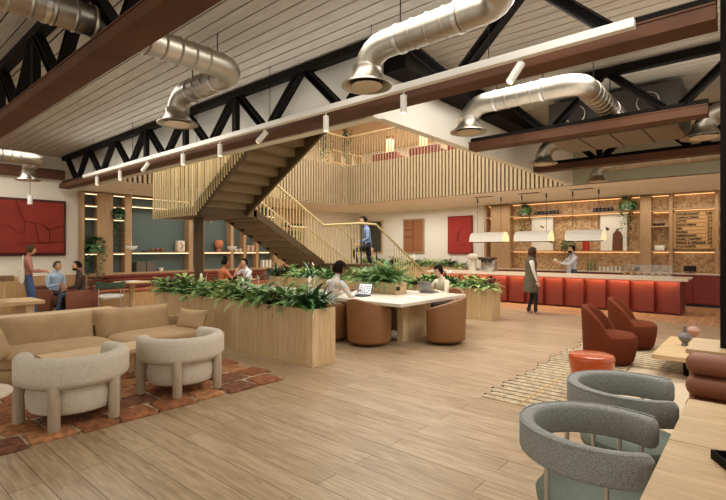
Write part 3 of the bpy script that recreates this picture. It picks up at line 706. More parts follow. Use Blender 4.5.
# patchwork rug
t = thing('patchwork_rug', 'shaggy rust and amber patchwork rug with rounded uneven edge tiles', 'rug', (1.5, 6.0, 0))
X = 3.86
for j in range(8):
    row = 3.86 - (.0 if j % 2 else .12) - (.25 if j > 5 else 0)
    x = row
    while x > -.6:
        w = R.uniform(.3, .44); y0 = 4.5 + .36 * j + R.uniform(-.03, .03)
        k = R.choice(['rugr', 'rugr', 'rugr2', 'rugr3'])
        if j < 8 and x > -.5:
            b = MB().pillow(w - .01, .355, .062, Matrix.Translation((x - w / 2 - 1.5, y0 - 6.0 + .17, .0)) @ Matrix.Rotation(R.uniform(-.05, .05), 4, 'Z'), n=14, pinch=-.035)
            for v in b.bm.verts: v.co.z = max(.0, v.co.z) + (R.uniform(-.006, .006) if v.co.z > .015 else 0)
            b.build('rug_patch', M[k], t, ang=180)
        x -= w
MB().box(-2.1, 2.25, -1.45, 1.3, 0, .008).build('rug_backing', M['rugs'], t, smooth=False)
# sofa
t = thing('tan_sofa', 'low tan suede sofa with two long back cushions behind the cream armchairs', 'sofa', (2.65, 7.05, 0))
MB().box(-1.35, 1.38, -.5, .42, .03, .2, .05).build('sofa_base', M['suede'], t)
for a in (-.67, .69): MB().ball((a, -.12, .28), .68, .46, .12, p=3.6, n=40, m=24).build('seat_cushion', M['suede'], t)
for a, w in ((-.62, 1.1), (.5, 1.14)): MB().pillow(w, .50, .30, Matrix.Translation((a, .3, .48)) @ Matrix.Rotation(math.radians(78), 4, 'X'), n=18, pinch=.03).build('back_cushion', M['suede'], t)
MB().box(-1.3, 1.33, .42, .5, .03, .5, .03).build('back_frame', M['suede'], t)
def pill(label, loc, rx, ry, rz, w=.5, h=.5):
    t = MB().pillow(w, h, .17, Matrix.Identity(4), n=14, pinch=.1).build('scatter_cushion', M['suede']); t.location = loc; t.rotation_euler = (rx, ry, rz)
    tag(t, label, 'cushion', 'scatter cushions on the tan sofa')
pill('tan scatter cushion leaning at the right end of the sofa, next to the planter', (3.80, 6.80, .50), math.radians(68), math.radians(0), math.radians(-72), .56, .36)
pill('tan scatter cushion leaning at the far left end of the sofa', (1.28, 6.62, .5), math.radians(70), 0, math.radians(62), .62, .42)
# coffee table in front of it
t = thing('coffee_table', 'low light oak coffee table with block legs standing on the rust rug', 'table', (2.15, 6.02, .031))
MB().box(-.55, .55, -.26, .26, .32, .37, .006).build('tabletop', M['oakx'], t, smooth=False)
for a in (-.42, .43):
    for c in (-.15, .15): MB().box(a - .05, a + .05, c - .05, c + .05, 0, .32, .008).build('leg', M['oak'], t)
# round white side table at the frame edge
t = thing('round_side_table', 'small round white side table cut off at the left frame edge', 'side table', (.76, 4.74, .031))
MB().lathe([(0, .40), (.26, .40), (.28, .41), (.28, .43), (.27, .44), (0, .44)], n=40).build('tabletop', M['stone'], t); MB().lathe([(0, 0), (.16, 0), (.16, .02), (.03, .04), (.03, .4), (0, .4)], n=24).build('pedestal', M['trim'], t)
# console behind the sofa
t = thing('console_table', 'long light oak console table standing behind the tan sofa', 'console', (1.0, 7.95, 0))
MB().box(-2.6, 2.1, -.2, .2, .615, .675, .004).build('tabletop', M['oakx'], t, smooth=False)
MB().box(.9, 2.08, -.18, .18, 0.0, .615).build('cabinet_end', M['oakx'], t, smooth=False)
for a in (-2.5, -.9): MB().box(a - .04, a + .04, -.17, .17, 0, .615).build('leg', M['oak'], t, smooth=False)
# communal oak table at the far left with a small lamp
p = onY(38, 9.6); t = thing('communal_table', 'thick light oak table at the left edge in front of the standing woman', 'table', (p[0] - 1.3, 9.6, 0))
MB().box(-1.3, 1.3, -.4, .4, .69, .75, .005).build('tabletop', M['oakx'], t, smooth=False)
for a in (-1.1, 1.1): MB().box(a - .06, a + .06, -.35, .35, 0, .69).build('leg', M['oak'], t, smooth=False)
q = onY(4, 9.6); t = thing('table_lamp', 'small table lamp with a flat brown shade on the oak table at the left edge', 'lamp', (q[0], 9.6, .751))
MB().lathe([(0, 0), (.06, 0), (.06, .012), (.012, .02), (.01, .33), (0, .33)], n=20).build('stand', M['brass'], t); MB().lathe([(0, .33), (.14, .33), (.14, .40), (.13, .42), (0, .42)], n=28).build('lamp_shade', mat('brown shade', (120, 88, 58), .6), t)
# ================================================================== seating by the left wall
def armchair(label, loc, rz, m):
    t = thing('block_armchair', label, 'armchair', loc, rz, 'armchairs by the left wall')
    MB().box(-.36, .36, -.38, -.24, .08, .68, .03).build('backrest', m, t)
    for s in (-1, 1): MB().box(s * .3 - .06, s * .3 + .06, -.26, .34, .08, .6, .03).build('armrest', m, t)
    MB().box(-.24, .24, -.24, .34, .2, .44, .04).build('seat', M['caramel'], t)
    for x in (-.3, .3):
        for y in (-.32, .3): MB().box(x - .02, x + .02, y - .02, y + .02, 0, .08).build('foot', M['steel'], t, smooth=False)
    return t
mbr = mat('chestnut leather', (124, 70, 48), .6, var=.08)
q = onY(81, 13.05); armchair('chestnut leather armchair seating the bearded man in the dark jacket', (q[0], 13.05, 0), face(-1, .25), mbr); M2 = (q[0], 13.05)
q = onY(54, 13.85); armchair('chestnut leather armchair seating the man in the light blue shirt', (q[0], 13.85, 0), face(.35, -1), mbr); M1 = (q[0], 13.85)
# dining spot: round table + green chair + wall bench
q = onY(132, 12.9); RT_ = (q[0], 12.9)
t = thing('round_table', 'round oak pedestal table in front of the striped wall bench', 'table', (q[0], 12.9, 0))
MB().lathe([(0, .71), (.44, .71), (.46, .725), (.46, .745), (.45, .75), (0, .75)], n=36).build('tabletop', M['oakx'], t); MB().lathe([(0, .02), (.075, .02), (.075, .71), (0, .71)], n=24).build('pedestal', M['oak'], t); MB().lathe([(0, 0), (.25, 0), (.25, .02), (0, .03)], n=24).build('base', M['oak'], t)
b = MB().box(-.14, .14, -.1, .1, 0, .02).xf(Matrix.Rotation(.3, 4, 'Z')).build('open_book', M['paper'], smooth=False); b.location = (q[0] - .02, 12.85, .751); tag(b, 'white open booklet lying on the round oak table', 'book')
q = onY(114, 12.3); g = barrel(mat('dark green fabric', (64, 76, 62), .9), M['paper'], M['chrome']); g.location = (q[0], 12.5, 0); g.rotation_euler.z = face(.5, 1); g['label'] = 'dark green barrel chair with steel legs beside the round oak table'; g.scale = (1.05,) * 3
xa, xb = onY(88, 14)[0], onY(268, 14)[0]
t = thing('wall_bench', 'long rust striped bench with oak base running below the green shelving', 'bench', ((xa + xb) / 2, 13.9, 0)); w = (xb - xa) / 2
MB().box(-w, w, -.28, .24, 0, .40).build('bench_base', M['wainscot'], t, smooth=False)
MB().box(-w, w, -.3, .2, .40, .48, .02).build('seat', mat('rust bench fabric', (158, 92, 60), .9), t)
mch = mat('oxblood bench fabric', (112, 50, 34), .9)
for k in range(4): MB().ball((0, .18, .54 + .1 * k), w, .06, .052, p=3.5, n=24, m=16).build('back_roll', mch, t)
MB().box(-w, w, .22, .28, .4, .93).build('back_panel', M['shelfoak'], t, smooth=False)
# ================================================================== green backed shelving on the left wall
SY = WY - .34
xL = onY(82.5, SY)[0]; xR = onY(304, SY)[0]
t = thing('shelving_wall', 'full height oak shelving with teal green backs behind the stairs', 'shelving', (xL, WY - .02, 0)); D = .32
MB().box(0, xR - xL, -.02, 0, 0, 3.22).build('back_panel', M['green'], t, smooth=False)
def upr(px0, px1, z0=.94, z1=3.22, m='shelfoak', d=D):
    a, c = onY(px0, SY)[0] - xL, onY(px1, SY)[0] - xL; MB().box(a, c, -d, -.02, z0, z1).build('upright', M[m], t, smooth=False)
for a in ((82, 84.5), (97.5, 113), (125, 131.5), (189, 193), (201.5, 204), (231, 233.6), (243.8, 246.2), (256.3, 258.6), (274, 304)): upr(*a)
def shelf(px0, px1, z, led=True):
    a, c = onY(px0, SY)[0] - xL, onY(px1, SY)[0] - xL; s = MB().box(a, c, -D - .01, -.02, z - .035, z).build('shelf', M['shelfoak'], t, smooth=False)
    if led: MB().box(a + .02, c - .02, -D - .012, -D + .005, z - .055, z - .036).build('light_strip', M['led'], s, smooth=False)
for a in ((84.5, 97.5), (113, 125)):
    for z in (3.2, 2.86, 2.5, 1.52): shelf(a[0], a[1], z)
shelf(131.5, 189, 2.92); shelf(131.5, 189, 3.2); shelf(131.5, 189, 1.54)
for a in ((204, 231), (233.6, 243.8), (246.2, 256.3), (258.6, 274)): shelf(a[0], a[1], 1.54); shelf(a[0], a[1], 2.9)
MB().box(0, xR - xL, -D, -.02, .9, .94).build('shelf', M['shelfoak'], t, smooth=False)
for z in (2.2, 2.5, 2.0): 
    a, c = onY(280, SY)[0] - xL, onY(302, SY)[0] - xL; MB().box(a, c, -D - .03, -D, z, z + .16).build('dark_niche', M['black'], t, smooth=False)
# things on those shelves
def put(px, z, name, label, cat, fn, group=None, y=None):
    q = onY(px, SY + .14 if y is None else y); t = thing(name, label, cat, (q[0], q[1], z), 0, group); fn(t); return t
zs = 1.541; zb = .941
def f_books(t):
    for i in range(1): MB().box(-.14, .14, -.1, .12, 0, .3, .005).build('cover', mat('grey book', (96, 90, 78), .7), t, smooth=False); MB().box(.0, .145, -.08, .09, .01, .29).build('pages', M['paper'], t, smooth=False)
put(140, zb, 'magazine_file', 'grey slanted magazine file on the lower green shelf, left one of two', 'file', f_books, 'magazine files on the lower shelf')
put(150, zb, 'magazine_file', 'grey slanted magazine file on the lower green shelf, right one of two', 'file', f_books, 'magazine files on the lower shelf')
mw = mat('turned brown wood', (128, 86, 58), .5)
for px, lb in ((152, 'small turned brown wooden bowl, left of three on the green shelf'), (157, 'small turned brown wooden bowl, middle of three on the green shelf'), (162, 'small turned brown wooden bowl, right of three on the green shelf')):
    put(px, zs, 'wooden_bowl', lb, 'bowl', lambda t: MB().lathe([(0, 0), (.035, 0), (.062, .03), (.068, .09), (.06, .11), (.052, .11), (.055, .05), (0, .03)], n=20).build('bowl', mw, t), 'wooden bowls on the green shelf')
put(145, zs, 'stone_dish', 'flat dark stone dish on the green shelf left of the bowls', 'dish', lambda t: MB().lathe([(0, 0), (.08, 0), (.12, .035), (.1, .035), (0, .015)], n=20).build('dish', M['black'], t))
def f_sculpt(t):
    MB().box(-.13, .13, -.1, .1, 0, .36, .03).build('block', M['stone'], t); MB().tube([(-.03, -.105, .08), (.05, -.11, .2), (-.04, -.105, .3)], .012, 8).build('carved_line', mw, t)
put(180, zs, 'stone_sculpture', 'pale carved stone block sculpture on the green shelf', 'sculpture', f_sculpt)
def f_lamp(t):
    MB().lathe([(0, 0), (.07, 0), (.09, .05), (.06, .14), (0, .15)], n=20).build('lamp_base', M['terra'], t); MB().lathe([(.12, .14), (.15, .2), (.15, .32), (.11, .4), (0, .4), (0, .16)], n=24).build('lamp_shade', M['terra'], t)
put(219, zs, 'ceramic_lamp', 'terracotta table lamp on the green shelf above the woman in orange', 'lamp', f_lamp)
for px, lb in ((236, 'white cup on the shelf just right of the hanging bowl lamp'), (240, 'second white cup on the same shelf, right of the first')):
    put(px, zs, 'ceramic_cup', lb, 'cup', lambda t: MB().lathe([(0, 0), (.05, 0), (.07, .1), (.06, .1), (.04, .02), (0, .02)], n=18).build('cup', M['petal'], t), 'cups on the green shelf')
for px, lb in ((248, 'pale pink jar on the shelf left of its twin'), (252.5, 'pale pink jar on the shelf right of its twin')):
    put(px, zs, 'ceramic_jar', lb, 'jar', lambda t: MB().lathe([(0, 0), (.07, 0), (.08, .06), (.08, .2), (.05, .23), (0, .23)], n=18).build('jar', mat('pale pink clay', (204, 172, 154), .7), t), 'pink jars on the green shelf')
for i, px in enumerate((262, 265.5, 269, 272.5)):
    put(px, zb, 'white_file', 'white standing box file in the row on the lower green shelf', 'file', lambda t: MB().box(-.035, .035, -.1, .1, 0, .28, .004).build('file_box', M['petal'], t, smooth=False), 'white files on the lower shelf')
put(161, zb, 'small_plant_pot', 'small clay pot on the lower green shelf above the planter leaves', 'pot', lambda t: MB().lathe([(0, 0), (.05, 0), (.07, .1), (.055, .1), (0, .08)], n=18).build('pot', M['petal'], t))
# hanging bowl lamps
for px, Y, lb in ((131.5, 12.9, 'white half bowl pendant lamp over the round oak table'), (232, 12.6, 'white half bowl pendant lamp above the woman in orange')):
    q = onY(px, Y, 250); t = thing('bowl_pendant', lb, 'pendant lamp', (q[0], q[1], q[2]), 0, 'white bowl pendants')
    MB().lathe([(0, 0), (.06, .005), (.12, .04), (.15, .09), (.155, .11), (.14, .11), (.1, .05), (0, .03)], n=28).build('bowl', M['shade'], t); MB().lathe([(0, .09), (.135, .09), (.135, .1), (0, .1)], n=24).build('diffuser', M['lampin'], t)
    MB().tube([(0, 0, .1), (0, 0, GZ - .045 - q[2])], .006, 8).build('stem', M['brass'], t); MB().lathe([(0, -.03), (.05, -.03), (.05, 0), (0, 0)], (0, 0, GZ - .045 - q[2]), 16).build('ceiling_rose', M['brass'], t)
# far table for the pair under the stairs
q = onY(236, 11.7); TF = (q[0], 11.7)
t = thing('cafe_table', 'small oak table between the woman in orange and the man in white', 'table', (q[0], 11.7, 0))
MB().box(-.45, .45, -.4, .4, .71, .75, .01).build('tabletop', M['oakx'], t, smooth=False); MB().box(-.05, .05, -.05, .05, 0, .71).build('leg', M['steel'], t, smooth=False); MB().box(-.25, .25, -.25, .25, 0, .02).build('base', M['steel'], t, smooth=False)
# ================================================================== bar
BX0, BX1, BY0, BY1 = 13.5, 14.5, 1.46, 8.6
t = thing('bar_counter', 'long red fluted bar counter with pale stone top and lit front', 'bar counter', (BX0, BY0, 0)); L = BY1 - BY0
MB().box(.14, BX1 - BX0, .1, L, .0, .86).build('counter_body', M['bar'], t, smooth=False)
np_ = 13; pw = L / np_
for k in range(np_):     # scalloped front panels, each a shallow curved leaf
    a = k * pw; pts = [(.14, a), (.02, a + .01)]
    for j in range(1, 8): f = j / 8; pts.append((.02 + .1 * f - .015 * math.sin(PI * f), a + .01 + (pw - .015) * f))
    pts.append((.14, a + pw))
    MB().prism(pts, .06, .8).build('front_panel', M['bar'], t, ang=30)
MB().box(.1, BX1 - BX0, 0, .1, 0, .86).build('end_panel', M['bar'], t, smooth=False)
MB().box(-.09, -.07, -.16, L + .02, .845, .91).box(-.07, BX1 - BX0 + .02, -.16, L + .02, .87, .91).build('countertop', M['stone'], t, smooth=False)
MB().box(-.065, -.04, .03, L - .03, .855, .868).build('light_strip', M['ledr'], t, smooth=False)
# back counter
t = thing('back_counter', 'low red cabinets with stone top along the tiled back wall', 'cabinet', (16.0, -1.0, 0))
MB().box(.02, .58, 0, 9.2, .08, .9).build('cabinet_body', M['redcab'], t, smooth=False); MB().box(-.02, .59, 0, 9.22, .9, .93).build('worktop', M['stone'], t, smooth=False); MB().box(.06, .55, 0, 9.2, 0, .08).build('plinth', M['black'], t, smooth=False)
for k in range(15):
    d = MB().box(-.0, .02, .01 + k * .61, .6 + k * .61, .1, .88, .003).build('door', M['redcab'], t, smooth=False)
    MB().ball((-.015, .56 + k * .61, .8), .018).build('knob', M['black'], d)
# tiled wall and shelving behind the bar
y0, y1 = -3.0, 8.0
struct(MB().box(WX - .03, WX - .001, y0, y1, .93, GZ).build('wall_tile', M['hexwall'], smooth=False))
t = thing('bar_shelving', 'oak shelving frame with uprights on the tiled wall behind the bar', 'shelving', (16.25, y0, .931)); z_ = -.931
def ub(px0, px1, za, zb_, d=.32): a, c = onX(px1, 16.25)[1] - y0, onX(px0, 16.25)[1] - y0; MB().box(0, d, a, c, za + z_, zb_ + z_).build('upright', M['shelfoak'], t, smooth=False)
for a in ((484, 486), (491, 510), (640, 651), (669, 672.5), (715, 718.5)): ub(a[0], a[1], .935, GZ - .01)
def sb(px0, px1, z, d=.32, led=True):
    a, c = onX(px1, 16.25)[1] - y0, onX(px0, 16.25)[1] - y0; s = MB().box(0, d, a, c, z + z_ - .04, z + z_).build('shelf', M['shelfoak'], t, smooth=False)
    if led: MB().box(d - .05, d - .03, a + .02, c - .02, z + z_ - .06, z + z_ - .041).build('light_strip', M['ledr'], s, smooth=False)
sb(484, 669, GZ - .0, .30, True); sb(510, 640, 2.82); sb(486, 491, 2.82); sb(510, 640, 1.58); sb(651, 669, 1.58); sb(651, 669, 2.78); sb(651, 669, 2.32, led=False)
sb(672.5, 715, 2.82); sb(672.5, 715, 1.58); sb(672.5, 715, GZ, .3)
for z in (2.8, 2.35, 1.95, 1.58): sb(718.5, 726, z)
YB = 16.42
def putb(px, z, name, label, cat, fn, group=None, X=YB):
    q = onX(px, X); t = thing(name, label, cat, (X, q[1], z), 0, group); fn(t); return t
mj = mat('dark smoked jar', (52, 40, 32), .3); ml = mat('jar lid', (150, 140, 124), .4)
def f_jar(t): MB().lathe([(0, 0), (.055, 0), (.06, .02), (.06, .12), (.045, .14), (0, .14)], n=16).build('jar_body', mj, t); MB().lathe([(0, .14), (.05, .14), (.05, .165), (0, .165)], n=16).build('lid', ml, t)
for i, px in enumerate((537, 541, 545, 549, 553, 557)): putb(px, 2.821, 'storage_jar', 'small smoked glass jar on the top bar shelf right of the first hanging plant', 'jar', f_jar, 'jars left on the top bar shelf')
for i, px in enumerate((595, 599, 603, 607, 611)): putb(px, 2.821, 'storage_jar', 'dark lidded jar on the top bar shelf left of the second hanging plant', 'jar', f_jar, 'jars right on the top bar shelf')
for px in (655, 659, 663): putb(px, 2.321, 'small_cup', 'little cup on the narrow shelf beside the menu board', 'cup', lambda t: MB().lathe([(0, 0), (.04, 0), (.05, .08), (.04, .08), (0, .02)], n=14).build('cup', mj, t), 'cups on the narrow shelf')
putb(660, 1.581, 'white_tub', 'plain white rectangular tub on the shelf beside the menu board', 'tub', lambda t: MB().box(-.1, .1, -.13, .13, 0, .16, .02).build('tub', M['petal'], t))
putb(586, 1.581, 'red_canister', 'tall red canister on the shelf behind the barista', 'canister', lambda t: (MB().lathe([(0, 0), (.1, 0), (.1, .36), (0, .36)], n=20).build('canister_body', mat('bright red enamel', (190, 48, 34), .4), t), MB().lathe([(0, .36), (.1, .36), (.08, .4), (0, .4)], n=20).build('lid', mj, t)))
def artboard(px0, px1, label, shapes):
    a, c = onX(px1, 16.35)[1], onX(px0, 16.35)[1]; w = (c - a) / 2; t = thing('art_board', label, 'picture', (16.42, (a + c) / 2, 1.581), 0, 'white art boards on the bar shelf')
    MB().box(-.015, .015, -w, w, 0, 1.17, .002).build('board', M['petal'], t, smooth=False)
    for nm, m, pts in shapes: MB().prism([(u * w, v * 1.17) for u, v in pts], -.019, -.0145, 'x').build(nm, m, t, smooth=False)
mo = mat('olive print', (96, 96, 58), .8); mb_ = mat('brown print', (112, 66, 44), .8)
artboard(531, 552.5, 'white art board with a dark olive leaf shape, behind the middle pendant', [('leaf_shape', mo, [(-.98, .35), (-.2, .48), (.35, .42), (-.1, .33), (-.98, .2)]), ('small_leaf', mo, [(-.2, .7), (.2, .76), (.1, .7), (-.1, .66)])])
artboard(600, 626.5, 'white art board with a tall brown arch shape, behind the right pendant', [('arch_shape', mb_, [(-.7, 0), (-.7, .4), (-.5, .52), (-.2, .55), (.05, .45), (.1, 0)]), ('small_leaf', mj, [(.3, .6), (.6, .66), (.55, .56), (.4, .54)]), ('leaf_shape', mj, [(-.5, .62), (-.1, .56), (-.35, .54)])])
# menu board with lettering
a, c = onX(715, 16.3)[1], onX(673, 16.3)[1]; zlo, zhi = 1.62, 2.74
t = thing('menu_board', 'timber menu board with rows of black lettering and prices behind the bar', 'menu board', (16.36, (a + c) / 2, zlo)); w = (c - a) / 2
MB().box(0, .03, -w, w, 0, zhi - zlo).build('board', mat('light menu board', (206, 164, 106), .6), t, smooth=False)
rows = ['HOUSE ROAST', 'CAPPUCCINO', 'LATTE', 'COLD BREW', 'TEA', 'PANINI', 'AMERICANO', 'BAGEL / PASTRY', 'BREAD & SPREADS', 'A LA CARTE']
def letter(txt, y, z, size, par, right=False):
    cu = bpy.data.curves.new('txt', 'FONT'); cu.body = txt; cu.size = size; cu.extrude = .004; cu.offset = .003; cu.align_x = 'RIGHT' if right else 'LEFT'
    o = bpy.data.objects.new('lettering', cu); COL.objects.link(o); bpy.context.view_layer.update()
    me = bpy.data.meshes.new_from_object(o.evaluated_get(bpy.context.evaluated_depsgraph_get())); bpy.data.objects.remove(o)
    me.materials.clear(); me.materials.append(M['black']); o = bpy.data.objects.new('lettering', me); COL.objects.link(o); o.parent = par
    o.rotation_euler = (PI / 2, 0, -PI / 2); o.location = (-.006, y, z)
for k, r_ in enumerate(rows):
    z = (zhi - zlo) - .12 - k * .105; letter(r_, w - .07, z, .085, t); letter(('2.80', '3.2', '3.4', '3.6', '2.4', '5.5', '2.9', '3.5', '4.0', '')[k] or '6', -w + .07, z, .085, t, True)
    MB().box(-.012, 0, -w + .04, w - .04, z - .022, z - .012).build('letter_rail', M['shelfoak'], t, smooth=False)
# pendants over the bar
for i, (pa, pc, lb) in enumerate(((472, 507, 'white half cylinder pendant furthest left over the bar'), (516, 552.6, 'white half cylinder pendant above the woman in the headscarf'), (566.6, 605.5, 'white half cylinder pendant above the barista'))):
    ya, yc = onX(pa, 14)[1], onX(pc, 14)[1]; y = (ya + yc) / 2; w = abs(ya - yc) / 2 * .93
    t = thing('bar_pendant', lb, 'pendant lamp', (14.0, y, 1.87), 0, 'half cylinder pendants over the bar')
    n = 14; prof = [(.26 * math.cos(PI * k / n), .30 * math.sin(PI * k / n)) for k in range(n + 1)]; inner = [(.25 * math.cos(PI * k / n), .29 * math.sin(PI * k / n)) for k in range(n, -1, -1)]
    MB().prism([(p[0], p[1]) for p in prof] + inner, -w, w, 'y').build('lamp_shade', M['shade'], t, ang=30)
    for s in (-1, 1): MB().prism(prof, s * w - .006, s * w + .006, 'y').build('end_cap', mat('glowing end cap', (246, 226, 184), .6, emis=(255, 226, 170), estr=.5), t, smooth=False)
    MB().box(-.2, .2, -w * .8, w * .8, .0, .02).build('diffuser', M['lampin'], t, smooth=False); MB().box(-.03, .03, -w * .95, w * .95, -.03, 0).build('lamp_bar', M['black'], t, smooth=False)
    for s in (-1, 1):
        c = MB().tube([(0, s * w * .72, .3), (0, s * w * .72, GZ - 1.86)], .006, 6).build('cable', M['black'], t); MB().lathe([(0, -.14), (.02, -.14), (.02, 0), (0, 0)], (0, s * w * .72, GZ - 1.86), 10).build('cable_grip', M['black'], c)
    tt = MB().box(-.06, .06, -.3, .3, -.012, 0).build('linear_vent', M['black'], smooth=False); tt.location = (13.6, y + .0, GZ - .001); tag(tt, ('black slot vent in the ceiling over the left bar pendant', 'black slot vent in the ceiling over the middle bar pendant', 'black slot vent in the ceiling over the right bar pendant')[i], 'vent', 'slot vents over the bar')
# things on the bar
t = thing('display_case', 'low glass display case with pastries at the right end of the bar', 'display case', (14.0, 2.75, .911))
ya, yc = onX(673, 14.0)[1] - 2.75, onX(622, 14.0)[1] - 2.75
MB().box(-.22, .22, ya, yc, 0, .02).build('tray', M['paper'], t, smooth=False)
for a in ((-.22, -.212, ya, yc, .02, .3), (.212, .22, ya, yc, .02, .3), (-.212, .212, ya, ya + .008, .02, .3), (-.212, .212, yc - .008, yc, .02, .3), (-.22, .22, ya, yc, .3, .308)): MB().box(*a).build('glass_pane', M['glass'], t, smooth=False)
mp_ = [mat('golden pastry', (206, 150, 84), .7, var=.2, scale=20), mat('brown pastry', (150, 92, 52), .7, var=.2, scale=20)]
k = 0; y = ya + .1
while y < yc - .08:
    for x in (-.11, .08):
        b = MB().ball((0, 0, .035), .06, .05, .035, p=2.4, n=12, m=8).build('pastry', mp_[k % 2]); b.location = (14.0 + x, 2.75 + y, .932); tag(b, 'small baked pastry lying in the glass display case', 'pastry', 'pastries in the display case'); k += 1
    y += .16
q = onX(473.5, 13.9); t = thing('stone_lamp', 'pale speckled stone mushroom lamp on the far left of the bar', 'lamp', (13.9, q[1], .911))
MB().lathe([(0, 0), (.12, 0), (.1, .1), (.07, .3), (.09, .36), (0, .36)], n=20).build('stem', M['boucle'], t); MB().ball((0, .02, .46), .2, .2, .12, n=20).build('cap', M['boucle'], t)
q = onX(487, 14.05); t = thing('coffee_machine', 'dark chrome espresso machine on the bar beside the stone lamp', 'coffee machine', (14.1, q[1], .911))
MB().box(-.2, .2, -.24, .24, .0, .06, .01).build('drip_base', M['chrome'], t); MB().box(-.02, .2, -.24, .24, .06, .42, .03).build('machine_body', M['chrome'], t); MB().box(-.2, .2, -.24, .24, .36, .46, .03).build('hood', mat('dark machine hood', (74, 60, 50), .3, .6), t)
for y in (-.12, .12): MB().cyl((-.13, y, .36), (-.13, y, .28), .04).build('group_head', M['black'], t)
mk = mat('black till', (30, 28, 28), .4)
q = onX(690, 16.2); t = thing('till_tablet', 'small black tablet stand on the red back counter', 'tablet', (16.2, q[1], .931)); MB().box(-.08, .08, -.12, .12, 0, .02).build('stand', mk, t, smooth=False); MB().box(0, .02, -.15, .15, .05, .22).xf(Matrix.Rotation(-.2, 4, 'Y')).build('screen', mk, t, smooth=False); MB().box(.0, .02, -.02, .02, .02, .1).build('bracket', mk, t, smooth=False)
for px in (617, 638): tag(MB().box(-.012, 0, -.1, .1, -.04, .04).build('wall_socket', M['black'], smooth=False), 'black double socket on the tiled wall %s' % ('left of the other' if px == 617 else 'right of the other'), 'socket', 'sockets on the tiled wall').location = onX(px, WX - .031, 268.5)
mg = mat('green glass bottle', (92, 110, 60), .15); 
for px, lb in ((588, 'green glass bottle on the back counter, left of three'), (591, 'green glass bottle on the back counter, middle of three'), (595, 'green glass bottle on the back counter, right of three')): putb(px, .931, 'glass_bottle', lb, 'bottle', lambda t: MB().lathe([(0, 0), (.035, 0), (.035, .2), (.015, .28), (.015, .36), (0, .36)], n=14).build('bottle_body', mg, t), 'green bottles on the back counter', X=16.25)
for px in (600, 604, 608, 612, 616, 620): putb(px, .931, 'drinking_glass', 'upturned clear tumbler in the row on the back counter', 'glass', lambda t: MB().lathe([(0, 0), (.04, 0), (.045, .14), (0, .14)], n=14).build('tumbler', mat('pale glassware', (206, 200, 184), .2), t), 'tumblers on the back counter', X=16.25)
